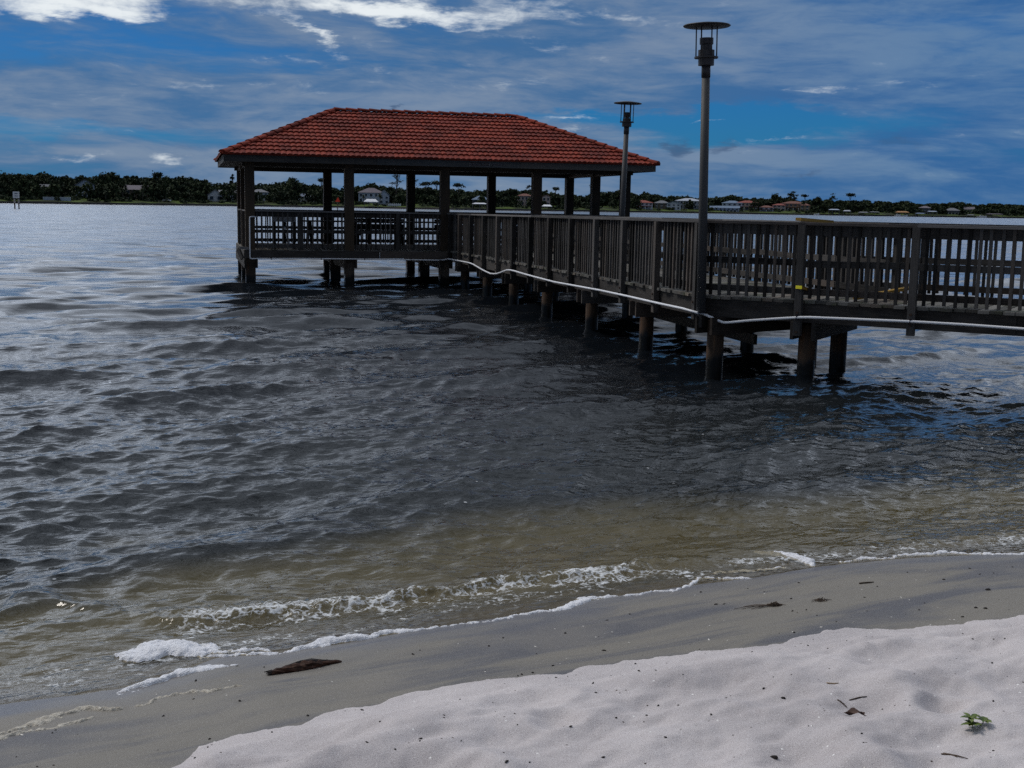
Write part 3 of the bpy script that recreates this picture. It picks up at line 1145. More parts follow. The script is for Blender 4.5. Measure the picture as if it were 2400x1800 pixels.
# deck and its edge boards
mb = MB(PORG)
a = -.1
while a < PL + .12:
    z = ZD - .02 + random.uniform(-.003, .003)
    mb.bar(pp(a, -.13 + random.uniform(-.02, .02), z), pp(a, PW + .13, z), .14, .038)
    a += .15
mb.build('deck', M['deck'], pav)
for (p, q) in (((-.17, -.155), (PL + .17, -.155)), ((-.17, PW + .155), (PL + .17, PW + .155)), ((-.155, -.13), (-.155, PW + .13)), ((PL + .155, -.13), (PL + .155, PW + .13))):
    mb = MB(PORG)
    p, q = Vector(p), Vector(q)
    n = 3 if abs(p.x - q.x) > 3 else 1
    for i in range(n):
        u0, u1 = p.lerp(q, i / n), p.lerp(q, (i + 1) / n - .001)
        mb.bar(pp(u0.x, u0.y, .845), pp(u1.x, u1.y, .845), .045, .20)
    mb.build('edge_board', M['fascia'], pav)
# a broken board end and spacer blocks on the seaward-left corner
mb = MB(PORG)
mb.bar(pp(-.32, .05, .98), pp(-.22, -.12, .72), .05, .12)
mb.bar(pp(-.30, -.17, 1.02), pp(-.05, -.17, 1.0), .05, .07)
mb.build('corner_block', M['rail'], pav)


def pav_rail(p, q, out, extra=False):
    """railing between two points in pavilion coordinates; out = outward unit vector"""
    p, q, out = Vector(p), Vector(q), Vector(out)
    L = (q - p).length
    d = (q - p) / L

    def P(t, off, z):
        w = p + d * t + out * off
        return pp(w.x, w.y, z)
    od = PD * out.x + PN * out.y
    mb = MB(PORG)
    mb.bar(P(0, .02, ZD + 1.052), P(L, .02, ZD + 1.045), .15, .036)
    mb.build('cap_rail', M['rail'], pav)
    mb = MB(PORG)
    mb.bar(P(0, 0, ZD + .963), P(L, 0, ZD + .963), .036, .14)
    mb.bar(P(0, 0, ZD + .50), P(L, 0, ZD + .50), .036, .088)
    mb.bar(P(0, 0, ZD + .10), P(L, 0, ZD + .10), .036, .10)
    n = int(round(L / .132))
    for k in range(n):
        t = L * (k + .5) / n + random.uniform(-.01, .01)
        mb.bar(P(t, .038, ZD + .02), P(t + random.uniform(-.01, .01), .038, ZD + 1.03), .038, .036, (od.x, od.y, 0))
    mb.build('railing_panel', M['weathered'], pav)
    if L > 2:
        mb = MB(PORG)
        w = P(L / 2, .085, 0)
        mb.post(w.x, w.y, ZD - .02, ZD + 1.03, .09, .06, pang)
        mb.build('railing_post', M['weathered'], pav)


h = .13
for i in range(4):
    if i != 2:
        pav_rail((i * BAY + h, -.02), ((i + 1) * BAY - h, -.02), (0, -1))
    pav_rail((i * BAY + h, PW + .02), ((i + 1) * BAY - h, PW + .02), (0, 1))
for a, o_ in ((-.02, -1), (PL + .02, 1)):
    pav_rail((a, h), (a, PW / 2 - h), (o_, 0))
    pav_rail((a, PW / 2 + h), (a, PW - h), (o_, 0))
# beams on the posts
for (p, q, wd) in (((-.2, 0), (PL + .2, 0), .20), ((-.2, PW), (PL + .2, PW), .20), ((0, .1), (0, PW - .1), .19), ((PL, .1), (PL, PW - .1), .19)):
    mb = MB(PORG)
    mb.bar(pp(p[0], p[1], 3.34), pp(q[0], q[1], 3.34), wd, .27)
    mb.build('beam', M['darkwood'], pav)
# eave boards (ring, butted at the corners) and soffit
E0, E1, F0, F1 = -OV, PL + OV, -OV, PW + OV
for (p, q) in (((E0, F0), (E1, F0)), ((E0, F1), (E1, F1)), ((E0, F0 + .025), (E0, F1 - .025)), ((E1, F0 + .025), (E1, F1 - .025))):
    mb = MB(PORG)
    p, q = Vector(p), Vector(q)
    n = 3 if abs(p.x - q.x) > 3 else 2
    for i in range(n):
        u0, u1 = p.lerp(q, i / n), p.lerp(q, (i + 1) / n - .0006)
        mb.bar(pp(u0.x, u0.y, ZE + .10), pp(u1.x, u1.y, ZE + .10), .045, .20)
    mb.build('eave_board', M['eave'], pav)
HL = 2.5975
RA, RB = HL, PL - HL
PM = PW / 2
mb = MB(PORG)
e = .03
c00, c10, c11, c01 = pp(E0 + e, F0 + e, ZT - .03), pp(E1 - e, F0 + e, ZT - .03), pp(E1 - e, F1 - e, ZT - .03), pp(E0 + e, F1 - e, ZT - .03)
r0, r1 = pp(RA, PM, ZR - .04), pp(RB, PM, ZR - .04)
mb.add([c00, c10, c11, c01, r0, r1], [(0, 1, 5, 4), (1, 2, 5), (2, 3, 4, 5), (3, 0, 4)])
i0, i1, i2, i3 = pp(E0 + e, F0 + e, ZE + .02), pp(E1 - e, F0 + e, ZE + .02), pp(E1 - e, F1 - e, ZE + .02), pp(E0 + e, F1 - e, ZE + .02)
mb.add([i0, i1, i2, i3], [(3, 2, 1, 0)])
mb.build('soffit', M['darkwood'], pav)


def roof_slope(A, B, C, D_, rows=13):
    """S-tiles on one slope: A-B eave, D_-C ridge above it"""
    mb = MB(PORG)
    A, B, C, D_ = Vector(A), Vector(B), Vector(C), Vector(D_)
    eu = (B - A).normalized()
    up = (D_ - A) - eu * (D_ - A).dot(eu)
    SL = up.length
    up.normalize()
    nn = eu.cross(up).normalized()
    if nn.z < 0:
        nn = -nn
    Ltot = (B - A).length
    dl = (D_ - A).dot(eu)
    dr_ = (C - A).dot(eu)
    hrow = SL / rows
    per = .152
    vs, fs, rr = [], [], []
    for j in range(rows):
        v0, v1 = j * hrow - (.05 if j == 0 else 0), min((j + 1) * hrow + .03, SL)
        l0, l1 = dl * max(v0, 0) / SL, dl * v1 / SL
        q0, q1 = Ltot + (dr_ - Ltot) * max(v0, 0) / SL, Ltot + (dr_ - Ltot) * v1 / SL
        us = np.arange(math.floor((l0 - .08) / per) * per, q0 + .08, per / 7)
        us = us[(us >= l0 - .06) & (us <= q0 + .06)]
        base = len(vs)
        off = random.uniform(-.03, .03)
        for ui in us:
            ph = (ui / per) % 1.0
            hz = .026 * max(0.0, math.sin(math.pi * ph)) ** .8 - .006
            tile = int(math.floor(ui / (per * 2)))
            rn = random.Random(tile * 131 + j * 7919 + int(Ltot * 100)).random()
            jz = (random.Random(tile * 31 + j * 77).random() - .5) * .012
            for (v, o2, uu) in ((v0, -.004, ui), (v0, .046 + hz + jz, ui), (v1, .004 + hz * .8, min(max(ui, l1 - .02), q1 + .02))):
                vs.append(A + eu * uu + up * v + nn * o2)
                rr.append(rn)
        n = len(us)
        for k in range(n - 1):
            b = base + 3 * k
            fs.append((b, b + 3, b + 4, b + 1))
            fs.append((b + 1, b + 4, b + 5, b + 2))
    mb.add(vs, fs)
    mb.r = rr
    return mb.build('roof_tiles', M['tile'], pav)


x_ = .05
ca, cb, cc, cd = pp(E0 - x_, F0 - x_, ZT), pp(E1 + x_, F0 - x_, ZT), pp(E1 + x_, F1 + x_, ZT), pp(E0 - x_, F1 + x_, ZT)
ra, rb = pp(RA, PM, ZR), pp(RB, PM, ZR)
roof_slope(ca, cb, rb, ra)
roof_slope(cb, cc, rb, rb)
roof_slope(cc, cd, ra, rb)
roof_slope(cd, ca, ra, ra)


def ridge(p, q):
    p, q = Vector(p), Vector(q)
    L = (q - p).length
    n = int(L / .34)
    d = (q - p) / L
    mb = MB(PORG)
    s = d.cross(Vector((0, 0, 1))).normalized()
    u = s.cross(d)
    for i in range(n):
        a, b = p + d * (L * i / n), p + d * (L * (i + 1) / n + .04)
        vs = []
        for P_, r_, up_ in ((a, .125, .034), (b, .105, .012)):
            for k in range(9):
                t = math.pi * (k / 8)
                vs.append(P_ + s * (math.cos(t) * r_ * 1.05) + u * (math.sin(t) * r_ * .62 + up_))
        fs = [(k, k + 1, 9 + k + 1, 9 + k) for k in range(8)] + [tuple(range(8, -1, -1))]
        mb.add(vs, fs)
    mb.build('ridge_cap', M['tile'], pav)


for c_ in (ca, cd):
    ridge(c_, ra)
for c_ in (cb, cc):
    ridge(c_, rb)
ridge(ra, rb)


# ------------------------------------------------------------------ things inside and on the pavilion
def text_mesh(name, body, size, loc, rotz, mat, parent, org):
    cu = bpy.data.curves.new(name, 'FONT')
    cu.body = body
    cu.size = size
    cu.align_x = 'CENTER'
    cu.align_y = 'CENTER'
    cu.extrude = .002
    tmp = bpy.data.objects.new(name, cu)
    COL.objects.link(tmp)
    dg = bpy.context.evaluated_depsgraph_get()
    me = bpy.data.meshes.new_from_object(tmp.evaluated_get(dg))
    bpy.data.objects.remove(tmp)
    me.name = name
    o = link_mesh(name, me, None, parent)
    me.materials.clear()
    me.materials.append(mat)
    o.location = Vector(loc) - Vector(org)
    o.rotation_euler = (math.pi / 2, 0, rotz)
    return o


def eave_sign(a0, a1, z0, z1, label, body, size):
    c = pp((a0 + a1) / 2, F0 - .04, (z0 + z1) / 2)
    s = empty('sign', c, label, 'sign')
    mb = MB(c)
    mb.bar(pp(a0, F0 - .034, (z0 + z1) / 2), pp(a1, F0 - .034, (z0 + z1) / 2), .018, z1 - z0)
    mb.build('plate', M['signdark'], s)
    mb = MB(c)
    t = .008
    mb.bar(pp(a0, F0 - .045, z0 + t / 2), pp(a1, F0 - .045, z0 + t / 2), .008, t)
    mb.bar(pp(a0, F0 - .045, z1 - t / 2), pp(a1, F0 - .045, z1 - t / 2), .008, t)
    mb.bar(pp(a0 + t / 2, F0 - .045, z0 + t), pp(a0 + t / 2, F0 - .045, z1 - t), t, .008, (0, 0, 1))
    mb.bar(pp(a1 - t / 2, F0 - .045, z0 + t), pp(a1 - t / 2, F0 - .045, z1 - t), t, .008, (0, 0, 1))
    mb.build('border', M['signline'], s)
    text_mesh('lettering', body, size, pp((a0 + a1) / 2, F0 - .0465, (z0 + z1) / 2), pang, M['signline'], s, c)


eave_sign(5.93, 6.51, 3.335, 3.455, 'long brown No Swimming No Diving sign on the eave board', 'No Swimming · No Diving', .053)
eave_sign(6.555, 6.84, 3.345, 3.41, 'small grey outlined plate on the eave board beside the longer brown sign', '– – – – –', .05)


def picnic_table(a, b, label):
    c = pp(a, b, ZD)
    t = empty('picnic_table', c, label, 'table', 'picnic tables in the pavilion')
    mb = MB(c)
    for k in range(5):
        mb.bar(pp(a - .95, b - .32 + .16 * k, ZD + .75), pp(a + .95, b - .32 + .16 * k, ZD + .75), .15, .04)
    mb.build('tabletop', M['darkwood'], t)
    for sd in (-1, 1):
        mb = MB(c)
        for k in (0, 1):
            mb.bar(pp(a - .95, b + sd * (.66 + .15 * k), ZD + .45), pp(a + .95, b + sd * (.66 + .15 * k), ZD + .45), .14, .04)
        mb.build('seat', M['darkwood'], t)
        mb = MB(c)
        x = a + sd * .68
        mb.bar(pp(x, b - .75, ZD), pp(x, b - .2, ZD + .73), .09, .04)
        mb.bar(pp(x, b + .75, ZD), pp(x, b + .2, ZD + .73), .09, .04)
        mb.bar(pp(x + .045, b - .78, ZD + .40), pp(x + .045, b + .78, ZD + .40), .04, .09)
        mb.build('frame', M['darkwood'], t)


picnic_table(2.55, 2.9, 'dark picnic table behind the left front railing of the pavilion')
picnic_table(5.3, 3.2, 'dark picnic table near the middle of the pavilion floor')


def bench(a, b, label):
    c = pp(a, b, ZD)
    t = empty('bench', c, label, 'bench', 'benches along the back railing')
    mb = MB(c)
    for k in range(3):
        mb.bar(pp(a - .9, b - .36 + .15 * k, ZD + .44), pp(a + .9, b - .36 + .15 * k, ZD + .44), .14, .04)
    mb.build('seat', M['darkwood'], t)
    mb = MB(c)
    for k in range(2):
        mb.bar(pp(a - .9, b + .02, ZD + .58 + .17 * k), pp(a + .9, b + .02, ZD + .58 + .17 * k), .035, .14)
    mb.build('backrest', M['darkwood'], t)
    for sd in (-.7, .7):
        mb = MB(c)
        mb.bar(pp(a + sd, b - .38, ZD), pp(a + sd, b - .38, ZD + .42), .08, .06)
        mb.bar(pp(a + sd, b + .065, ZD), pp(a + sd, b + .065, ZD + .84), .05, .06)
        mb.bar(pp(a + sd, b - .35, ZD + .39), pp(a + sd, b + .04, ZD + .39), .05, .06)
        mb.build('leg', M['darkwood'], t)


bench(4.2, PW - .35, 'dark bench with backrest against the back railing behind the tables')
bench(7.0, PW - .35, 'dark bench with backrest at the back railing facing the boardwalk opening')
bench(9.5, PW - .35, 'dark bench with backrest at the far right of the back railing')

c = pp(.95, 1.0, ZD)
t = empty('cleaning_table', c, 'fish cleaning table with pale grey basin and leaning white drain pipe inside the left railing', 'table')
mb = MB(c)
mb.bar(pp(.68, 1.0, ZD + .83), pp(1.30, 1.0, ZD + .83), .5, .16)
mb.build('basin', M['basin'], t)
for sx in (.72, 1.26):
    for sy in (.82, 1.18):
        mb = MB(c)
        mb.bar(pp(sx, sy, ZD), pp(sx, sy, ZD + .75), .05, .05)
        mb.build('leg', M['darkwood'], t)
mb = MB(c)
mb.tube([pp(.98, .7, ZD + .60), pp(1.12, .55, ZD + .03)], .028, 10)
mb.build('drain_pipe', M['pvc'], t, True)

# ------------------------------------------------------------------ white water pipe strapped along the pier
pipe1 = [(17.6, .775), (16.91, .781), (15.88, .794), (14.81, .802), (14.29, .784), (13.79, .745), (13.31, .708), (12.84, .682), (12.43, .664), (12.03, .677), (11.69, .706), (11.44, .74), (11.11, .788), (10.79, .834), (10.47, .851), (10.12, .852),
         (9.38, .838), (8.5, .826), (6.91, .813), (5.23, .835), (4.14, .85), (2.68, .855), (1.19, .852), (.31, .856), (-.25, .842)]
pipe2 = [(.05, .832), (.14, .801), (.21, .776), (.32, .735), (.38, .721), (.44, .724), (.77, .775), (1.13, .82), (1.44, .856), (1.59, .866), (2.16, .878), (2.92, .892), (3.54, .894), (4.24, .886), (6, .885), (9, .88), (12.2, .88)]
pts = [pp(.20, -.06, 1.853), pp(.03, -.20, 1.853), pp(-.01, -.205, 1.845), pp(-.015, -.205, 1.80), pp(-.02, -.205, .80), pp(-.015, -.205, .735), pp(.03, -.205, .725), pp(.3, -.205, .727), pp(1.28, -.205, .736), pp(2.59, -.205, .731), pp(4.0, -.205, .722), pp(5.2, -.205, .711), pp(5.32, -.25, .72)]
off = .185
pts += [xyz(B0 + D1 * s - N1 * off, z) for s, z in pipe1]
pts += [xyz(B0 + D2 * s - N2 * off, z) for s, z in pipe2]
wp = empty('water_pipe', pts[8], 'long white plastic water pipe strapped along the lower edge of pier and pavilion', 'pipe')
mb = MB(pts[8])
mb.tube(pts, .0175, 12)
mb.build('pipe', M['pvc'], wp, True)
mb = MB(pts[8])
for s, z in ((15.0, .80), (10.53, .85), (7.58, .818), (6.12, .823), (4.61, .843), (3.13, .854), (1.60, .853)):
    q = xyz(B0 + D1 * s - N1 * (off - .01), z)
    mb.bar(q - Vector((0, 0, .035)), q + Vector((0, 0, .035)), .03, .05)
for s, z in ((1.40, .852), (2.88, .891), (4.4, .886)):
    q = xyz(B0 + D2 * s - N2 * (off - .01), z)
    mb.bar(q - Vector((0, 0, .035)), q + Vector((0, 0, .035)), .03, .05)
for a in (.55, 1.9, 3.1, 4.4):
    q = pp(a, -.2, .73)
    mb.bar(q - Vector((0, 0, .03)), q + Vector((0, 0, .03)), .02, .048)
mb.build('strap', M['signdark'], wp)


# ------------------------------------------------------------------ lamp posts
def lamp(base, top, label, cone=False):
    base, top = Vector(base), Vector(top)
    t = empty('street_lamp', base, label, 'street lamp')
    d = (top - base)
    H = d.length / .93
    t.scale = (.93, .93, .93)
    q = d.to_track_quat('Z', 'Y')
    t.rotation_mode = 'QUATERNION'
    t.rotation_quaternion = q
    z = H - .60           # everything in the lamp's own upright axes
    mb = MB()
    mb.tube([(0, 0, 0), (0, 0, z * .5), (0, 0, z - .16)], [.070, .066, .060], 20)
    po = mb.build('pole', M['polemetal'], t, True)
    mb = MB()
    mb.tube([(0, 0, z - .17), (0, 0, z + .02)], .066, 20)
    mb.build('collar', M['metal'], t, True)
    mb = MB()
    mb.lathe((0, 0, z), [(.0, 0), (.115, 0), (.115, .10), (.0, .10)], 24)
    mb.lathe((0, 0, z), [(.0, .101), (.172, .101), (.172, .122), (.0, .122)], 28)
    mb.build('socket', M['metal'], t)
    mb = MB()
    if cone:
        mb.lathe((0, 0, z), [(.0, .122), (.10, .122), (.10, .19), (.05, .20), (.05, .22), (.095, .34), (.0, .34)], 20)
    else:
        mb.lathe((0, 0, z), [(.0, .122), (.118, .122), (.118, .215), (.085, .225), (.085, .29), (.10, .30), (.10, .385), (.0, .385)], 20)
    mb.build('lamp_holder', M['metal'], t)
    for k in range(6):
        a = 2 * math.pi * (k + .35) / 6
        mb = MB()
        mb.tube([(.148 * math.cos(a), .148 * math.sin(a), z + .09), (.148 * math.cos(a), .148 * math.sin(a), z + .545)], .0095, 8)
        mb.build('rod', M['metal'], t, True)
    mb = MB()
    mb.lathe((0, 0, z), [(.0, .535), (.33, .545), (.342, .555), (.33, .568), (.12, .60), (.0, .605)], 48)
    mb.build('lamp_shade', M['metal'], t, True)


lamp((2.604, 16.97, .837), (2.53, 16.97, 4.735), 'tall leaning lamp post with flat disc shade at the outer bend of the boardwalk')
lamp((2.426, 28.3, .86), (2.505, 28.3, 4.636), 'slimmer looking lamp post with disc shade beyond the boardwalk next to the pavilion roof corner', True)

# ------------------------------------------------------------------ loose new lumber on the boardwalk
q = B0 + D2 * 1.40
c = xyz(q, 2.14)
pk = tag(MB(c).bar(xyz(q - N2 * .12 - D2 * .06, 2.152), xyz(q + N2 * .62 + D2 * .16, 2.118), .09, .04).build('plank', M['yellow']), 'short new yellow plank lying across the top rail above a post', 'plank', 'loose yellow lumber')
pk.location = c
q = B0 + D2 * 1.46
c = xyz(q, 1.2)
pk = empty('plank', c, 'yellow plank end poking out beside the post near deck level', 'plank', 'loose yellow lumber')
mb = MB(c)
mb.bar(xyz(q - N2 * .17 - D2 * .05, 1.255), xyz(q + N2 * .55 + D2 * .12, 1.13), .09, .04)
mb.build('board', M['yellow'], pk)
mb = MB(c)
mb.bar(xyz(q - N2 * .176 - D2 * .0515, 1.256), xyz(q - N2 * .170 - D2 * .05, 1.255), .094, .044)
mb.build('painted_end', M['tag'], pk)
q = B0 + D2 * 2.05
c = xyz(q, 1.1)
pk = tag(MB(c).bar(xyz(q + N2 * .25 + D2 * .0, 1.12), xyz(q + N2 * 1.1 + D2 * .5, 1.24), .09, .04).build('plank', M['yellow']), 'long yellow plank propped at an angle on the deck behind the pickets', 'plank', 'loose yellow lumber')
pk.location = c

# ------------------------------------------------------------------ marks standing in the open water
c = Vector(((43.5 - 1200) / 2874 * 250, 250, 0))
s = empty('notice_sign', c, 'white square notice board on two posts standing in the open water', 'sign')
for sx in (-.42, .42):
    mb = MB(c)
    mb.tube([c + Vector((sx, 0, -2)), c + Vector((sx, 0, 2.4))], .13, 10)
    po = mb.build('post', M['postwood'], s, True)
    mb = MB(c)
    for zz in (1.25, 1.65):
        mb.tube([c + Vector((sx, 0, zz)), c + Vector((sx, 0, zz + .16))], .145, 10)
    mb.build('band', M['white'], po, True)
mb = MB(c)
mb.bar(c + Vector((-.65, -.18, 2.78)), c + Vector((.65, -.18, 2.78)), .05, 1.32)
bd = mb.build('board', M['white'], s)
mb = MB(c)
for (x0, x1, zz, hh) in ((-.32, .35, 3.08, .16), (-.36, .30, 2.74, .05), (-.32, .34, 2.58, .05), (-.34, .30, 2.42, .05)):
    mb.bar(c + Vector((x0, -.21, zz)), c + Vector((x1, -.21, zz)), .012, hh)
mb.build('lettering', M['signblue'], bd)
c = Vector(((788.5 - 1200) / 2874 * 300, 300, 0))
s = empty('channel_marker', c, 'thin pole with a bright red triangular day mark in the water seen between pavilion posts', 'marker')
mb = MB(c)
mb.tube([c + Vector((0, 0, -2)), c + Vector((0, 0, 3.1))], .11, 8)
mb.build('pole', M['postwood'], s, True)
mb = MB(c)
a_, b_, d_ = c + Vector((-.62, -.15, 2.55)), c + Vector((.62, -.15, 2.55)), c + Vector((.1, -.15, 3.65))
th = Vector((0, .05, 0))
mb.add([a_, b_, d_, a_ + th, b_ + th, d_ + th], [(0, 1, 2), (5, 4, 3), (0, 3, 4, 1), (1, 4, 5, 2), (2, 5, 3, 0)])
mb.build('day_mark', M['red'], s)

# ------------------------------------------------------------------ far shore
SH_PX = [-3000, -1500, 0, 280, 560, 800, 1060, 1620, 2000, 2400, 4200, 6000]
SH_D = [380, 430, 470, 505, 560, 600, 580, 687, 700, 756, 950, 1100]


def shoreD(px):
    return float(np.interp(px, SH_PX, SH_D))


def far_xy(px, off):
    D = shoreD(px) + off
    return (px - 1200) / 2874.2 * D, D


OFFS = [-3, 0, .4, 4, 15, 40, 120, 2600]
BZ = [-2, -.3, .75, .9, 1.7, 3.0, 4.6, 8]


def bank_z(off):
    return float(np.interp(off, OFFS, BZ))


def far_at(px, py, off):
    """height above the water of what shows at px, py when it stands off metres behind the far waterline"""
    D = shoreD(px) + off
    return EYE + (hor(px) - py) / 2874.2 * D


def far_bank():
    pxs = np.concatenate([np.arange(-3000, 0, 150), np.arange(0, 2401, 20), np.arange(2500, 6001, 150)])
    V = []
    for o_, z in zip(OFFS, BZ):
        for p in pxs:
            x, y = far_xy(p, o_ + 1.2 * math.sin(p * .021) + .8 * math.sin(p * .057))
            V.append((x, y, z + (.25 * math.sin(p * .03 + o_) if o_ > 3 else 0)))
    m, T, out = mat_new('far lawn')
    pos = T.new('ShaderNodeNewGeometry').outputs['Position']
    n = T.noise(pos, .09, 4, .6)
    c = T.mix(T.step(n, .42, .58), (.022, .028, .013), (.058, .088, .018))
    c = T.mix(T.step(T.noise(pos, .5, 3), .55, .7), c, (.035, .035, .022))
    pbsdf(T, out, c, .95, None, .1)
    o = np_mesh('far_bank', np.array(V), grid_faces(len(OFFS), len(pxs)), m)
    tag(o, kind='structure')
    # dark timber seawall in front of the bank
    V = []
    pw = np.arange(-400, 2900, 12)
    for dz, do in ((-1.5, 0), (.80, 0), (.80, .35), (.0, .36)):
        for p in pw:
            x, y = far_xy(p, -.35 + do + 1.2 * math.sin(p * .021) + .8 * math.sin(p * .057))
            V.append((x, y, dz))
    o = np_mesh('seawall', np.array(V), grid_faces(4, len(pw)), plain('dark seawall timber', (.022, .022, .024), .9, .4, .3), None, False)
    tag(o, 'low dark timber seawall running along the far waterline under the houses', 'seawall')


far_bank()


def leaf_mat(name, a, b, c_):
    m, T, out = mat_new(name)
    rnd = T.attr('rnd')
    pos = T.new('ShaderNodeNewGeometry').outputs['Position']
    n = T.noise(pos, .12, 3, .6)
    n2 = T.noise(pos, .9, 3, .6)
    c = T.mix(T.step(T.m('ADD', T.m('MULTIPLY', n, .6), T.m('MULTIPLY', n2, .4)), .40, .62), a, b)
    c = T.mix(T.m('MULTIPLY', T.step(rnd, .6, 1.0), .6), c, c_)
    pbsdf(T, out, c, .8, None, .12)
    return m


M['leaf'] = leaf_mat('dark leaves', (.018, .026, .016), (.040, .056, .026), (.060, .078, .030))
M['pine'] = leaf_mat('pine needles', (.016, .024, .018), (.030, .044, .026), (.045, .058, .030))
M['palm'] = leaf_mat('palm fronds', (.030, .042, .024), (.050, .062, .034), (.07, .075, .04))
M['bark'] = plain('grey bark', (.060, .052, .045), .9, .35, 2)


def quads(cent, size, rng, flat=.0):
    """random leaf-clump quads around the given centres"""
    n = len(cent)
    a = rng.normal(size=(n, 3))
    a[:, 2] *= (1 - flat)
    a /= np.linalg.norm(a, axis=1)[:, None]
    b = rng.normal(size=(n, 3))
    b[:, 2] *= (1 - flat)
    b -= a * (a * b).sum(1)[:, None]
    b /= np.linalg.norm(b, axis=1)[:, None]
    s = (size * rng.uniform(.6, 1.3, n))[:, None] if np.ndim(size) == 0 else (size * rng.uniform(.6, 1.3, n))[:, None]
    t = s * rng.uniform(.5, 1.0, n)[:, None]
    V = np.stack([cent - a * s - b * t * .4, cent - b * t, cent + a * s + b * t * .3, cent + b * t], 1)
    F = np.arange(n * 4).reshape(n, 4)
    return V.reshape(-1, 3), F, np.repeat(rng.random(n), 4)


def crown_pts(c, rx, rz, n, rng, lumps=9):
    """points filling an uneven crown made of several lobes"""
    L = rng.normal(size=(lumps, 3))
    L /= np.linalg.norm(L, axis=1)[:, None]
    L[:, 2] = np.abs(L[:, 2]) * .9 - .25
    L *= np.array([rx, rx, rz]) * rng.uniform(.35, .72, (lumps, 1))
    R_ = rng.uniform(.34, .55, lumps)
    k = rng.integers(0, lumps, n)
    d = rng.normal(size=(n, 3))
    d /= np.linalg.norm(d, axis=1)[:, None]
    d *= (rng.random(n) ** .4)[:, None]
    return np.asarray(c) + L[k] + d * R_[k][:, None] * np.array([rx, rx, rz * .85])


SKY_PX = [-1500, 0, 60, 105, 140, 175, 195, 215, 245, 268, 285, 330, 370, 405, 440, 480, 505, 530, 560, 600, 640, 665, 680, 702, 715, 760, 790, 812, 830, 870, 900, 940, 980, 1010, 1075, 1100, 1130, 1155, 1200, 1240, 1290, 1320, 1360,
          1400, 1440, 1470, 1500, 1540, 1559, 1605, 1625, 1659, 1696, 1740, 1788, 1804, 1842, 1854, 1900, 1991, 2020, 2075, 2104, 2129, 2208, 2237, 2270, 2312, 2353, 2400, 3000, 5000]
SKY_PY = [395, 402, 404, 403, 414, 412, 408, 412, 405, 404, 411, 409, 408, 412, 412, 419, 432, 426, 420, 431, 428, 424, 420, 424, 431, 430, 440, 427, 438, 430, 433, 440, 436, 440, 441, 449, 440, 441, 444, 442, 452, 454, 457,
          448, 447, 452, 449, 459, 457, 458, 464, 461, 457, 461, 464, 458, 462, 470, 466, 468, 467, 474, 470, 476, 475, 474, 479, 475, 479, 481, 492, 520]

HOUSES = []


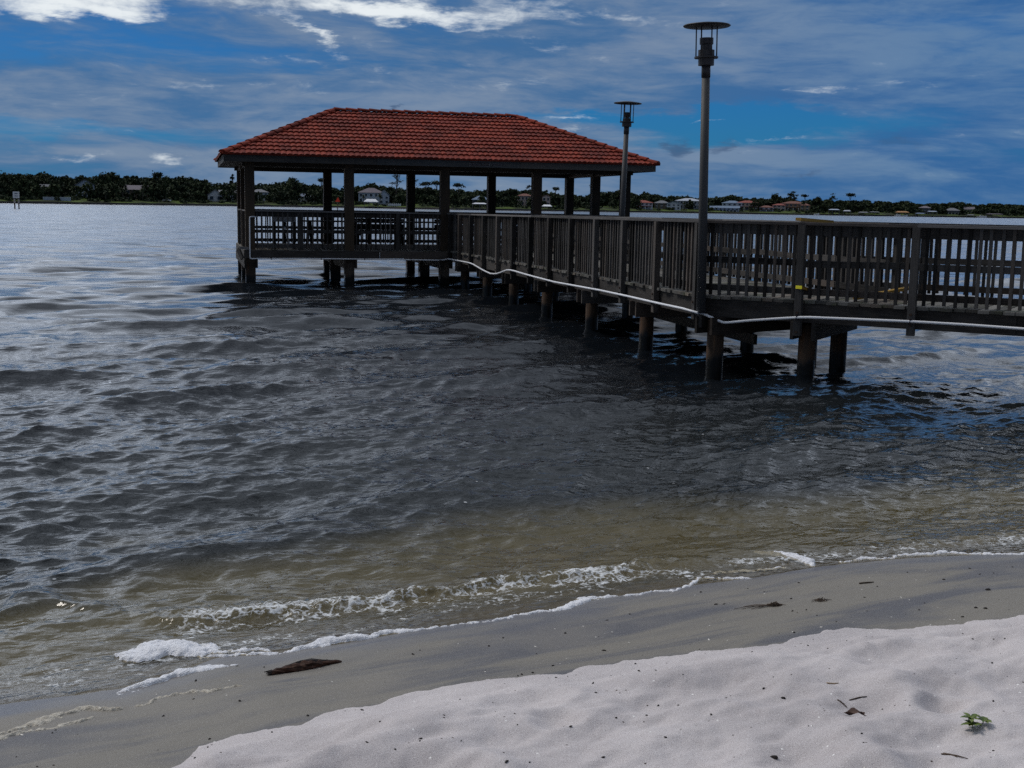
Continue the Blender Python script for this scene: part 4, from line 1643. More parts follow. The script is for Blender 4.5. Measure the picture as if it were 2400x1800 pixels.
def house(px, wpx, off, storeys, wall, roof, rtype, label, sh=2.35, d=9, win=4, rh=1.9, cols=0, over=.5, dx_rot=0.0, balcony=False, lift=0.0):
    x, y = far_xy(px, off)
    D = shoreD(px) + off
    w = wpx / 2874.2 * D
    z = bank_z(off) + lift
    HOUSES.append((px - wpx / 2 - 3, px + wpx / 2 + 3, off))
    hroot = empty('house', (x, y, z - .3), label, 'house')
    hroot.rotation_euler = (0, 0, math.atan2(-x, y) + dx_rot)
    if px > 1450:
        sh, rh = sh * .86, rh * .86
    H = storeys * sh + .3
    mb = MB()
    mb.bar((-w / 2, d / 2, H / 2), (w / 2, d / 2, H / 2), d, H)
    mb.build('wall', wall, hroot)
    mb = MB()
    o_ = over
    if rtype == 'hip':
        rl = max(w / 2 - d / 2, w * .12)
        vs = [(-w / 2 - o_, -o_, H), (w / 2 + o_, -o_, H), (w / 2 + o_, d + o_, H), (-w / 2 - o_, d + o_, H), (-rl, d / 2, H + rh), (rl, d / 2, H + rh)]
        mb.add([(a, b, c_ - .15) for a, b, c_ in vs[:4]] + vs, [(3, 2, 1, 0), (0, 1, 5, 4), (1, 2, 6, 5), (2, 3, 7, 6), (3, 0, 4, 7), (4, 5, 9, 8), (5, 6, 9), (6, 7, 8, 9), (7, 4, 8)])
    elif rtype == 'gable':       # gable end towards the water
        vs = [(-w / 2 - o_, -o_, H), (w / 2 + o_, -o_, H), (0, -o_, H + rh), (-w / 2 - o_, d + o_, H), (w / 2 + o_, d + o_, H), (0, d + o_, H + rh)]
        vs2 = [(a, b, c_ + .22) for a, b, c_ in vs]
        mb.add(vs + vs2, [(0, 2, 5, 3), (1, 4, 5, 2), (6, 9, 11, 8), (7, 8, 11, 10), (0, 6, 8, 2), (2, 8, 7, 1), (0, 3, 9, 6), (1, 7, 10, 4), (3, 5, 11, 9), (5, 4, 10, 11)])
        g = MB()
        g.add([(-w / 2, .0, H), (w / 2, .0, H), (0, .0, H + rh), (-w / 2, d, H), (w / 2, d, H), (0, d, H + rh)], [(0, 1, 2), (5, 4, 3), (1, 0, 3, 4)])
        g.build('gable', wall, hroot)
    else:                         # long ridge parallel to the water
        vs = [(-w / 2 - o_, -o_, H), (w / 2 + o_, -o_, H), (w / 2 + o_, d + o_, H), (-w / 2 - o_, d + o_, H), (-w / 2 - o_, d / 2, H + rh), (w / 2 + o_, d / 2, H + rh)]
        mb.add(vs, [(3, 2, 1, 0), (0, 1, 5, 4), (2, 3, 4, 5), (1, 2, 5), (3, 0, 4)])
    rf = mb.build('roof', roof, hroot)
    gaps = w / max(win, 1)
    for st in range(storeys):
        for k in range(win):
            cx = -w / 2 + gaps * (k + .5)
            if balcony and k == win // 2:
                continue
            zc = .3 + st * sh + sh * .52
            wh_, ww_ = sh * (.50 if st else .62), gaps * random.uniform(.36, .52)
            mb = MB()
            mb.bar((cx - ww_ / 2, -.02, zc), (cx + ww_ / 2, -.02, zc), .08, wh_)
            wd = mb.build('window', M['glass'], hroot)
            mb = MB()
            for (p_, q_, aw, ah) in (((cx - ww_ / 2 - .1, -.03, zc + wh_ / 2 + .07), (cx + ww_ / 2 + .1, -.03, zc + wh_ / 2 + .07), .14, .14), ((cx - ww_ / 2 - .1, -.03, zc - wh_ / 2 - .07), (cx + ww_ / 2 + .1, -.03, zc - wh_ / 2 - .07), .14, .14)):
                mb.bar(p_, q_, aw, ah)
            mb.build('frame', M['trim'], wd)
    if cols:
        for k in range(cols):
            cx = -w * .42 + w * .84 * k / max(cols - 1, 1)
            mb = MB()
            mb.post(cx, -1.6, 0, storeys * sh * (1 if balcony else .5), .34)
            mb.build('column', M['trim'], hroot)
        mb = MB()
        zt = storeys * sh * (1 if balcony else .5)
        mb.bar((-w * .46, -.95, zt + .12), (w * .46, -.95, zt + .12), 1.86, .24)
        mb.build('porch_roof', roof if not balcony else M['trim'], hroot)
        if balcony:
            mb = MB()
            mb.bar((-w * .46, -.95, sh + .2), (w * .46, -.95, sh + .2), 1.8, .2)
            mb.build('balcony', M['trim'], hroot)
    return hroot


def cm(name, c, rough=.75, var=.12, sc=.6):
    return plain(name, c, rough, var, sc)


M['glass'] = plain('dark window glass', (.012, .016, .024), .25, .3, .6, 0, .5)
M['trim'] = cm('white trim', (.56, .58, .62))
M['h_white'] = cm('white siding', (.50, .53, .58))
M['h_bluewhite'] = cm('pale blue siding', (.36, .42, .52))
M['h_cream'] = cm('cream stucco', (.42, .37, .29))
M['h_tan'] = cm('tan stucco', (.30, .22, .155))
M['h_pink'] = cm('pale pink stucco', (.45, .36, .33))
M['h_grey'] = cm('grey boards', (.115, .12, .135))
M['h_brown'] = cm('brown shingles', (.13, .105, .085))
M['r_red'] = cm('red tile roof', (.20, .050, .036))
M['r_rust'] = cm('rust tile roof', (.135, .055, .040))
M['r_grey'] = cm('grey shingle roof', (.13, .135, .15))
M['r_pale'] = cm('pale metal roof', (.33, .36, .42))
M['r_blue'] = cm('slate blue roof', (.12, .17, .25))
M['r_purple'] = cm('purple grey roof', (.12, .105, .125))
M['r_orange'] = cm('orange tan roof', (.30, .16, .07))
M['boat'] = plain('white boat gelcoat', (.62, .64, .68), .4, .06, .5)

house(101, 34, 26, 1, M['h_grey'], M['r_grey'], 'ridge', 'small weathered grey house half hidden by dark trees beside the white wall', 2.6, 9, 3, 3.0)
house(203, 42, 26, 2, M['h_bluewhite'], M['r_grey'], 'gable', 'tall pale blue gabled house among dark trees at the left of the far bank', 2.7, 9, 3, 2.4)
house(322, 50, 30, 2, M['h_brown'], M['r_purple'], 'ridge', 'wide brown house with steep roof behind the palms on the far bank', 2.0, 9, 4, 2.0)
house(505, 34, 24, 1, M['h_white'], M['r_grey'], 'gable', 'white steep gabled cottage just left of the pavilion posts', 2.6, 8, 2, 2.6)
house(535, 40, 28, 2, M['h_bluewhite'], M['r_grey'], 'ridge', 'long pale house with chimney behind the left pavilion post', 1.9, 8, 4, 1.2)
house(607, 40, 28, 2, M['h_white'], M['r_grey'], 'hip', 'white house mostly screened by trees, seen through the first pavilion bay', 2.2, 8, 4, 1.4)
house(712, 46, 32, 1, M['h_white'], M['r_pale'], 'hip', 'low white house deep among trees near the red channel mark', 2.6, 8, 4, 1.5)
house(866, 58, 30, 2, M['h_bluewhite'], M['r_purple'], 'hip', 'large pale blue two storey house with purple grey hipped roof seen through the pavilion', 2.6, 10, 5, 2.4)
house(896, 24, 22, 2, M['h_bluewhite'], M['r_pale'], 'gable', 'pale narrow gabled wing standing right of the big blue house', 2.1, 8, 2, 2.6)
house(1120, 40, 30, 1, M['h_grey'], M['r_blue'], 'hip', 'low slate roofed house behind the white roofed boat shelter', 2.6, 9, 4, 2.0)
house(1222, 34, 26, 2, M['h_pink'], M['r_rust'], 'hip', 'pale pink villa with small rust roof framed between pavilion posts', 2.6, 8, 4, 1.2)
house(1272, 18, 22, 2, M['h_pink'], M['r_rust'], 'gable', 'narrow pale pink tower house right of the thick pavilion post', 2.6, 7, 2, 1.0)
house(1496, 46, 18, 2, M['h_white'], M['r_red'], 'hip', 'white house with bright red hipped roof just right of the pavilion', 2.0, 9, 5, 1.5, 4)
house(1540, 34, 24, 2, M['h_brown'], M['r_grey'], 'hip', 'dull brown house with grey roof between the two white houses', 1.8, 9, 3, 1.7)
house(1568, 32, 16, 2, M['h_white'], M['r_blue'], 'gable', 'white house with slate blue gable left of the largest white house', 1.9, 9, 3, 1.3)
house(1602, 60, 26, 2, M['h_white'], M['r_pale'], 'hip', 'largest white mansion with pale roof, columns and a balcony', 2.7, 11, 6, 1.7, 5, .6, 0, True)
house(1686, 66, 12, 1, M['h_bluewhite'], M['r_blue'], 'ridge', 'long low white pavilion house with slate blue roof right of the lamp post', 2.0, 7, 7, 1.3, 8)
house(1703, 46, 24, 2, M['h_white'], M['r_blue'], 'hip', 'white two storey house with slate blue roof behind the long low one', 2.3, 9, 4, 1.5)
house(1738, 48, 22, 2, M['h_cream'], M['r_red'], 'hip', 'cream stucco house with broad red tiled roof', 2.5, 10, 5, 1.5, 4)
house(1783, 34, 18, 1, M['h_white'], M['r_rust'], 'hip', 'small white cottage with low rust roof beside the cream house', 2.4, 8, 3, 1.2, 3)
house(1812, 30, 22, 2, M['h_pink'], M['r_red'], 'hip', 'pink and white house with red roof left of the tan villa', 1.9, 8, 3, 1.0)
house(1845, 56, 26, 2, M['h_tan'], M['r_rust'], 'hip', 'big tan villa with long rust tiled roof', 2.4, 10, 6, 1.6, 5)
house(1872, 22, 18, 2, M['h_tan'], M['r_rust'], 'hip', 'tan gabled tower at the right end of the big villa', 2.1, 7, 2, 1.2)
house(2150, 26, 24, 2, M['h_grey'], M['r_purple'], 'hip', 'dark grey house in the trees right of the orange roofed boathouse', 1.8, 8, 3, 1.4)
house(2213, 34, 20, 1, M['h_grey'], M['r_grey'], 'hip', 'low grey house with wide verandah under dark trees toward the right', 2.4, 8, 4, 1.8, 5)
house(2252, 22, 34, 1, M['h_grey'], M['r_purple'], 'ridge', 'dull roofed cottage half buried in trees at the far right', 2.6, 8, 2, 1.8)


# --- boat shelters: a roof on posts standing at the water's edge
def shelter(px, wpx, off, roof, label, zt=2.2, deck=True, rh=.9, npost=4):
    x, y = far_xy(px, off)
    D = shoreD(px) + off
    w = wpx / 2874.2 * D
    s_ = empty('boat_shelter', (x, y, 0), label, 'boat shelter')
    s_.rotation_euler = (0, 0, math.atan2(-x, y))
    mb = MB()
    dd = 5
    vs = [(-w / 2, -dd / 2, zt), (w / 2, -dd / 2, zt), (w / 2, dd / 2, zt), (-w / 2, dd / 2, zt), (-w * .3, 0, zt + rh), (w * .3, 0, zt + rh)]
    mb.add([(a, b, c_ - .2) for a, b, c_ in vs[:4]] + vs, [(3, 2, 1, 0), (0, 1, 5, 4), (1, 2, 6, 5), (2, 3, 7, 6), (3, 0, 4, 7), (4, 5, 9, 8), (5, 6, 9), (6, 7, 8, 9), (7, 4, 8)])
    mb.build('roof', roof, s_)
    for k in range(npost):
        for yy in (-dd * .42, dd * .42):
            mb = MB()
            mb.tube([(-w * .45 + w * .9 * k / (npost - 1), yy, -1.5), (-w * .45 + w * .9 * k / (npost - 1), yy, zt - .1)], .11, 8)
            mb.build('post', M['h_grey'], s_)
    if deck:
        mb = MB()
        mb.bar((-w / 2, dd * .3, .55), (w / 2, dd * .3, .55), 1.6, .16)
        mb.build('deck', M['h_grey'], s_)
    return s_


shelter(866, 34, -2, M['boat'], 'boat shelter with bright white roof in front of the large blue house', 3.1, True, 1.3)
shelter(1118, 36, -2, M['boat'], 'boat shelter with flat white roof seen between pavilion posts', 3.0, True, .5, 3)
shelter(1274, 24, 6, M['boat'], 'low white roofed shelter on the lawn beside the pink villa', 2.4, False, .8, 2)
shelter(1970, 18, -1, M['r_pale'], 'narrow pale boathouse with white posts at the seawall', 2.6, True, .5, 3)
shelter(1940, 26, -1, M['h_bluewhite'], 'open white framed boat lift left of the narrow pale boathouse', 3.2, True, .4, 4)
shelter(2008, 24, -1, M['r_grey'], 'grey roofed boat shelter, left of a matching pair', 1.9, True, .5, 3)
shelter(2034, 24, -1, M['r_grey'], 'grey flat boat shelter just left of the orange roofed one', 2.3, True, .3, 3)
shelter(2098, 32, -1, M['r_orange'], 'wide boat shelter with orange tan roof over white boats', 2.4, True, .7, 4)
shelter(2140, 22, -1, M['r_blue'], 'small blue grey boat shelter right of the orange roofed one', 1.9, True, .4, 3)
shelter(2168, 22, -1, M['h_bluewhite'], 'white posted boat shelter in front of the dark grey house', 3.2, True, .3, 4)
shelter(2257, 18, -1, M['r_grey'], 'tiny grey boat shelter near the right end of the far shore', 1.6, True, .3, 3)
shelter(2312, 40, -1, M['r_purple'], 'long low brown boat shelter at the far right shore', 2.3, True, .3, 4)


def boat(px, wpx, off, label, cabin=True):
    x, y = far_xy(px, off)
    L = wpx / 2874.2 * (shoreD(px) + off)
    b = empty('motor_boat', (x, y, .0), label, 'boat')
    b.rotation_euler = (0, 0, math.atan2(-x, y) + .1)
    mb = MB()
    W_ = L * .3
    sec = []
    for t in (0, .3, .6, .85, 1.0):
        hw = W_ / 2 * (1 - max(0, (t - .45) / .55) ** 2 * .96)
        zt = .75 + .45 * t * t
        sec.append([(-L / 2 + L * t, -hw, zt), (-L / 2 + L * t, -hw * .7, -.1), (-L / 2 + L * t, hw * .7, -.1), (-L / 2 + L * t, hw, zt)])
    vs = [p for s_ in sec for p in s_]
    fs = []
    for i in range(4):
        for k in range(4):
            fs.append((i * 4 + k, i * 4 + (k + 1) % 4, i * 4 + 4 + (k + 1) % 4, i * 4 + 4 + k))
    fs += [(0, 3, 2, 1), (16, 17, 18, 19)]
    mb.add(vs, fs)
    mb.build('hull', M['boat'], b)
    if cabin:
        mb = MB()
        mb.add([(-L * .2, -W_ * .3, .8), (L * .18, -W_ * .3, .9), (L * .18, W_ * .3, .9), (-L * .2, W_ * .3, .8), (-L * .16, -W_ * .26, 1.5), (L * .06, -W_ * .26, 1.5), (L * .06, W_ * .26, 1.5), (-L * .16, W_ * .26, 1.5)],
               [(0, 1, 5, 4), (1, 2, 6, 5), (2, 3, 7, 6), (3, 0, 4, 7), (4, 5, 6, 7)])
        cb = mb.build('cabin', M['boat'], b)
        mb = MB()
        mb.bar((-L * .12, -W_ * .30, 1.25), (L * .08, -W_ * .30, 1.25), .03, .26)
        mb.build('window', M['glass'], cb)
    return b


boat(2088, 14, -4, 'white motor boat moored under the left half of the orange roofed shelter')
boat(2104, 14, -4.5, 'white motor boat moored under the right half of the orange roofed shelter', False)
boat(2283, 22, -4, 'white cabin boat moored beside the long brown shelter')
boat(1900, 12, -2.5, 'white runabout moored right of the tan villa', False)
boat(1352, 24, 7, 'white boat on the lawn seen between the right pavilion posts', False)
boat(1631, 14, 3, 'small white boat hauled up behind the tall lamp post')


def block(name, px, py0, py1, wpx, off, mat, label, cat, parts=None):
    """a small far building-like thing, measured as it appears"""
    x, y = far_xy(px, off)
    D = shoreD(px) + off
    w = wpx / 2874.2 * D
    z0, z1 = far_at(px, py1, off), far_at(px, py0, off)
    r_ = empty(name, (x, y, z0), label, cat)
    return r_, w, z1 - z0


r_, w, h_ = block('white_wall', 137, 463, 469, 64, 9, M['white'], 'low white garden wall on the lawn at the left of the far bank', 'wall')
mb = MB()
mb.bar((-w / 2, 0, h_ / 2 - .3), (w / 2, 0, h_ / 2 - .3), .3, h_ + .6)
mb.build('panel', M['h_bluewhite'], r_)
mb = MB()
mb.bar((-w / 2 - .1, 0, h_ + .05), (w / 2 + .1, 0, h_ + .05), .42, .12)
mb.build('coping', M['white'], r_)
r_, w, h_ = block('garden_fence', 920, 477, 483, 30, 7, M['white'], 'short white garden fence on the lawn right of the big blue house', 'fence')
for k in range(7):
    mb = MB()
    mb.post(-w / 2 + w * k / 6, 0, -.4, h_ + .1, .18)
    mb.build('post', M['white'], r_)
mb = MB()
mb.bar((-w / 2, 0, h_ * .45), (w / 2, 0, h_ * .45), .06, h_ * .8)
mb.build('panel', M['h_white'], r_)
r_, w, h_ = block('parked_car', 392, 467, 472, 17, 11, M['white'], 'white car parked on the lawn below the dark trees', 'car')
mb = MB()
mb.add([(-w / 2, -.8, .1), (w / 2, -.8, .1), (w / 2, .8, .1), (-w / 2, .8, .1), (-w / 2, -.8, .62), (w / 2, -.8, .58), (w / 2, .8, .58), (-w / 2, .8, .62)], [(0, 1, 5, 4), (1, 2, 6, 5), (2, 3, 7, 6), (3, 0, 4, 7), (4, 5, 6, 7)])
mb.build('body', M['boat'], r_)
mb = MB()
mb.add([(-w * .36, -.7, .6), (w * .30, -.7, .6), (w * .30, .7, .6), (-w * .36, .7, .6), (-w * .22, -.62, 1.1), (w * .12, -.62, 1.1), (w * .12, .62, 1.1), (-w * .22, .62, 1.1)], [(0, 1, 5, 4), (1, 2, 6, 5), (2, 3, 7, 6), (3, 0, 4, 7), (4, 5, 6, 7)])
mb.build('windows', M['glass'], r_)
for sx in (-.3, .3):
    mb = MB()
    mb.tube([(w * sx, -.82, .12), (w * sx, .82, .12)], .32, 12)
    mb.build('wheel', M['signdark'], r_)


# --- the wood behind the houses: one far mass of crowns
def woodland():
    rng = np.random.default_rng(3)
    Vs, Fs, Rs = [], [], []
    nb = 0

    def put(px, off, top, rx, n, size):
        nonlocal nb
        x, y = far_xy(px, off)
        zb = bank_z(off)
        rz = max((top - zb) * .36, 1.6)
        c = np.array([x, y, top - rz * .95])
        P = crown_pts(c, rx, rz, n, rng)
        V, F, r_ = quads(P, size, rng)
        Vs.append(V)
        Fs.append(F + nb)
        Rs.append(r_)
        nb += len(V)
        # undergrowth and inner foliage down to the ground
        m = int(n * .7)
        P = np.stack([x + rng.uniform(-rx, rx, m), y + rng.uniform(-2, 2.5, m), zb + rng.random(m) * (top - zb) * .62], 1)
        V, F, r_ = quads(P, size * 1.5, rng)
        Vs.append(V)
        Fs.append(F + nb)
        Rs.append(r_ * .4)
        nb += len(V)

    def blocked(px, off, margin=0):
        return any(a - margin < px < b + margin and off < o_ + 12 for a, b, o_ in HOUSES) and not (off < 24 and rng.random() < (.80 if px < 560 else .55 if px < 1300 else .22 if px < 1900 else .5))
    px = -1400.0
    while px < 3900:
        dense = -250 < px < 2650
        top_px = np.interp(px, SKY_PX, SKY_PY)
        for off, frac in ((62, 1.0), (50, .97), (42, .86)):
            p = px + rng.uniform(-8, 8)
            t = far_at(p, np.interp(p, SKY_PX, SKY_PY), off)
            zb = bank_z(off)
            t = zb + (t - zb) * frac * rng.uniform(.95, 1.09)
            put(p, off + rng.uniform(-3, 3), t, rng.uniform(2.6, 4.2) * (1 if dense else 2.2), 165 if dense else 60, .62 if dense else 1.4)
        for off in (30, 20):
            p = px + rng.uniform(-8, 8)
            pr = .85 if p < 1180 else .55
            if p > 1880:
                pr = .8
            if blocked(p, off, 2) or rng.random() > pr or (off < 24 and 845 < p < 910):
                continue
            t0 = far_at(p, np.interp(p, SKY_PX, SKY_PY), off)
            zb = bank_z(off)
            put(p, off, zb + (t0 - zb) * rng.uniform(.42, .78), rng.uniform(2.0, 3.2), 110, .55)
        px += 15 if dense else 45
    # shrubs along the lawn edge, partly in front of the houses
    for _ in range(330):
        p = rng.uniform(-100, 2480)
        off = rng.uniform(7, 17)
        if any(a + 8 < p < b - 8 for a, b, o_ in HOUSES) and rng.random() < .62:
            continue
        if 560 > p > 190 and rng.random() < .2:
            continue
        put(p, off, bank_z(off) + rng.uniform(.7, 2.6), rng.uniform(.8, 1.8), 34, .38)
    V, F, r_ = np.concatenate(Vs), np.concatenate(Fs), np.concatenate(Rs)
    o = np_mesh('distant_woodland', V, F, M['leaf'], dict(rnd=r_), False)
    tag(o, 'dark green wood and shrubs covering the far shore behind the houses', 'woodland', kind='stuff')


woodland()


# --- trees one can tell apart against the sky
def sky_tree(px, toppy, spread_px, off, style, label, name):
    rng = np.random.default_rng(int(px))
    D = shoreD(px) + off
    x, y = far_xy(px, off)
    zb = bank_z(off)
    top = far_at(px, toppy, off) - zb
    rx = spread_px / 2874.2 * D / 2
    t = empty(name, (x, y, zb), label, 'tree', 'trees standing above the far wood')
    mb = MB()
    lean = rng.uniform(-.06, .06) * top
    r0 = .024 * top
    mb.tube([(0, 0, -.5), (lean * .3, 0, top * .4), (lean, 0, top * .82)], [r0, r0 * .75, r0 * .4], 7)
    cl = []
    if style == 'oak':
        P = crown_pts((lean, 0, top * .66), rx, top * .34, 420, rng, 13)
        cl.append((P, .5, 0))
        limbs = 6
    elif style == 'umbrella':
        for k in range(7):
            a = rng.uniform(0, 6.28)
            q_ = np.array([lean + math.cos(a) * rx * .6 * rng.random(), math.sin(a) * rx * .5, top * rng.uniform(.84, .93)])
            d_ = rng.normal(size=(60, 3)) * np.array([rx * .27, rx * .27, top * .030])
            cl.append((q_ + d_, .42, .6))
        limbs = 5
    else:                          # sparse pine with separate tufts
        for k in range(9):
            a = rng.uniform(0, 6.28)
            zt = rng.uniform(.55, .98)
            rr = rx * (1.05 - zt * .35) * rng.uniform(.2, 1)
            q_ = np.array([lean + math.cos(a) * rr, math.sin(a) * rr, top * zt])
            d_ = rng.normal(size=(34, 3)) * np.array([rx * .20, rx * .20, top * .020])
            cl.append((q_ + d_, .36, .5))
        limbs = 8
    for k in range(limbs):
        P0 = cl[k % len(cl)][0]
        e_ = P0[rng.integers(0, len(P0))] if style == 'oak' else P0.mean(0)
        s_ = top * rng.uniform(.42, .7)
        mb.tube([(lean * s_ / top, 0, s_), tuple(np.array([lean, 0, s_]) * .4 + e_ * .6), tuple(e_)], [r0 * .4, r0 * .28, r0 * .15], 5)
    mb.build('trunk', M['bark'], t, True)
    Vs, Fs, Rs, nb = [], [], [], 0
    for P, sz, fl in cl:
        V, F, r_ = quads(np.asarray(P), sz, rng, fl)
        Vs.append(V)
        Fs.append(F + nb)
        Rs.append(r_)
        nb += len(V)
    np_mesh('crown', np.concatenate(Vs), np.concatenate(Fs), M['leaf'] if style == 'oak' else M['pine'], dict(rnd=np.concatenate(Rs)), False, t)


for a in (
        (102, 400, 34, 44, 'oak', 'ragged topped tree above the notice board in the water', 'oak_tree'),
        (198, 406, 38, 44, 'oak', 'dark tree rising behind the pale blue gabled house', 'oak_tree'),
        (256, 396, 46, 44, 'oak', 'tallest round crowned oak on the left half of the far wood', 'oak_tree'),
        (372, 404, 30, 46, 'umbrella', 'thin flat topped tree breaking the left skyline near the white car', 'pine_tree'),
        (548, 408, 14, 46, 'sparse', 'bare thin tree touching the left edge of the pavilion posts', 'pine_tree'),
        (684, 410, 42, 40, 'oak', 'big spreading oak seen through the first pavilion bay', 'oak_tree'),
        (750, 418, 24, 40, 'umbrella', 'umbrella shaped tree left of the second pavilion post', 'pine_tree'),
        (868, 424, 40, 40, 'oak', 'bushy dark oak above the large blue house', 'oak_tree'),
        (924, 396, 34, 38, 'sparse', 'tallest sparse pine rising through the middle pavilion bay', 'pine_tree'),
        (962, 412, 26, 40, 'sparse', 'ragged pine just behind a pavilion post right of the tallest pine', 'pine_tree'),
        (992, 426, 32, 40, 'umbrella', 'dome shaped pine left in the narrow middle bay', 'pine_tree'),
        (1018, 424, 24, 42, 'umbrella', 'flat topped thin pine right in the narrow middle bay', 'pine_tree'),
        (1068, 430, 28, 40, 'umbrella', 'spreading pine beside the middle front post of the pavilion', 'pine_tree'),
        (1196, 438, 34, 40, 'oak', 'rounded oak above the far lawn between pavilion posts', 'oak_tree'),
        (1232, 436, 22, 42, 'sparse', 'pointed sparse pine left of the thick right pavilion post', 'pine_tree'),
        (1292, 438, 24, 40, 'umbrella', 'small umbrella pine alone in the right pavilion bay', 'pine_tree'),
        (1380, 431, 18, 40, 'umbrella', 'tall thin umbrella pine close to a back pavilion post', 'pine_tree'),
        (1438, 442, 30, 40, 'oak', 'round dark tree in the last pavilion bay before the lamp post', 'oak_tree'),
        (1697, 454, 26, 44, 'oak', 'round topped tree above the white house with slate roof', 'oak_tree'),
        (1804, 451, 22, 42, 'oak', 'bent dark crown above the pink and white house', 'oak_tree'),
        (1836, 453, 20, 42, 'umbrella', 'low half of a twin crowned pine over the tan villa', 'pine_tree'),
        (1846, 450, 18, 44, 'sparse', 'taller half of a twin crowned pine over the tan villa', 'pine_tree'),
        (1873, 456, 18, 42, 'umbrella', 'small flat crowned pine right of the twin pines', 'pine_tree'),
        (1898, 458, 26, 42, 'oak', 'bushy tree between the small flat pine and the thin pine', 'oak_tree'),
        (1937, 453, 20, 42, 'sparse', 'thin pine with wispy crown standing clear against the sky', 'pine_tree'),
        (1975, 453, 27, 42, 'umbrella', 'leaning umbrella pine, last tall tree on the right skyline', 'pine_tree'),
        (2104, 468, 36, 44, 'oak', 'broad low oak crown above the orange roofed shelter', 'oak_tree'),
        (2232, 471, 46, 44, 'oak', 'wide dark oak crown on the right skyline', 'oak_tree')):
    sky_tree(*a)


def palm(px, hpx, off, label):
    rng = np.random.default_rng(int(px * 3))
    D = shoreD(px) + off
    x, y = far_xy(px, off)
    zb = bank_z(off)
    H = hpx / 2874.2 * D
    t = empty('palm_tree', (x, y, zb), label, 'palm', 'palms on the far bank')
    mb = MB()
    mb.tube([(0, 0, -.4), (.1, 0, H * .5), (.0, 0, H * .86)], [.20, .16, .15], 8)
    mb.build('trunk', M['bark'], t, True)
    V, F = [], []
    for k in range(46):
        a = rng.uniform(0, 6.28)
        el = rng.uniform(-.7, 1.2)
        L = H * .30 * rng.uniform(.8, 1.15)
        p = np.array([0, 0, H * .86])
        d = np.array([math.cos(a) * math.cos(el), math.sin(a) * math.cos(el), math.sin(el)])
        sd = np.array([-math.sin(a), math.cos(a), 0])
        b = len(V)
        for i in range(5):
            wd = L * .16 * math.sin(math.pi * (i + .6) / 5.2)
            V += [p - sd * wd, p + sd * wd]
            p = p + d * L / 4
            d = d + np.array([0, 0, -.28])
            d /= np.linalg.norm(d)
        F += [(b + 2 * i, b + 2 * i + 1, b + 2 * i + 3, b + 2 * i + 2) for i in range(4)]
    np_mesh('crown', np.array(V), np.array(F), M['palm'], dict(rnd=rng.random(len(V))), False, t)


for a in ((290, 30, 13, 'pale palm in front of the wide brown house, left of a pair'), (336, 34, 14, 'taller palm against the wide brown house'), (250, 22, 12, 'short palm on the lawn under the tallest oak'),
          (640, 24, 14, 'palm on the far lawn seen through the first pavilion bay'), (886, 26, 12, 'palm in front of the pale gabled wing'), (848, 22, 12, 'palm at the left corner of the large blue house'),
          (1592, 20, 12, 'palm in front of the largest white mansion'), (1868, 26, 12, 'dark palm in front of the tan villa')):
    palm(*a)

# ------------------------------------------------------------------ things lying on the sand
M['drift'] = wood('driftwood', (.014, .008, .006), (.15, .062, .034), .75)
M['twig'] = wood('dry twig', (.030, .022, .018), (.085, .065, .050), .85)
M['chip'] = plain('black bark chip', (.022, .018, .017), .8, .4, 60)
M['deadleaf'] = plain('dead leaf', (.085, .050, .040), .7, .3, 60)
M['shell'] = plain('shell bit', (.66, .63, .58), .5, .12, 60)


def sprout_mat():
    m, T, out = mat_new('sprout leaf')
    rnd = T.attr('rnd')
    n = T.noise(T.new('ShaderNodeTexCoord').outputs['Object'], 60, 4, .6)
    c = T.mix(T.step(n, .35, .65), (.030, .065, .010), (.095, .150, .018))
    c = T.mix(T.m('MULTIPLY', rnd, .5), c, (.15, .17, .02))
    pbsdf(T, out, c, .5, None, .4)
    return m


M['sprout'] = sprout_mat()
# driftwood
P0 = Vector((-1.126, 5.556, 0))
P1 = Vector((-.809, 5.719, 0))
c = Vector((-.967, 5.637, ground(-.967, 5.637)))
dl = (P1 - P0)
dw = empty('driftwood', c, 'dark reddish brown chunk of driftwood with a ragged end on the wet sand', 'driftwood')
mb = MB(c)
prof = [(0, .009), (.03, .015), (.06, .013), (.10, .018), (.16, .017), (.22, .021), (.30, .022), (.36, .027), (.42, .026), (.48, .029), (.53, .025), (.58, .026), (.64, .020), (.69, .021), (.73, .014), (.8, .015), (.86, .011), (.92, .012), (.97, .009), (1, .006)]
pts = []
for t, r_ in prof:
    p = P0 + dl * t
    pts.append(Vector((p.x, p.y + .006 * math.sin(t * 7), ground(p.x, p.y) + r_ * .45 + .003 * math.sin(t * 11))))
mb.tube(pts, [r_ for t, r_ in prof], 16, True, .42)
lg = mb.build('log', M['drift'], dw, False)
mb = MB(c)
for k in range(9):
    a = k * .7
    s_ = pts[1] + Vector((0, .010 * math.cos(a), .011 * math.sin(a)))
    e_ = s_ + Vector((-.026, -.012, 0)) * random.uniform(.6, 1.5) + Vector((0, .006 * math.cos(a), .004 * math.sin(a) - .004))
    mb.tube([s_, e_], [.0055, .002], 5)
mb.build('splinters', M['chip'], lg)
mb = MB(c)
mb.tube([pts[5] + Vector((0, .010, .012)), pts[8] + Vector((0, .012, .019)), pts[11] + Vector((0, .010, .018)), pts[14] + Vector((0, .006, .010)), pts[17] + Vector((0, .004, .006))], [.006, .013, .014, .009, .004], 9, True, .5)
mb.build('bark_strip', M['chip'], lg)

# green sprout
gx, gy = 1.734, 4.318
c = Vector((gx, gy, ground(gx, gy)))
sp = empty('seedling', c, 'small green leafy seedling growing from the pale dry sand', 'plant')


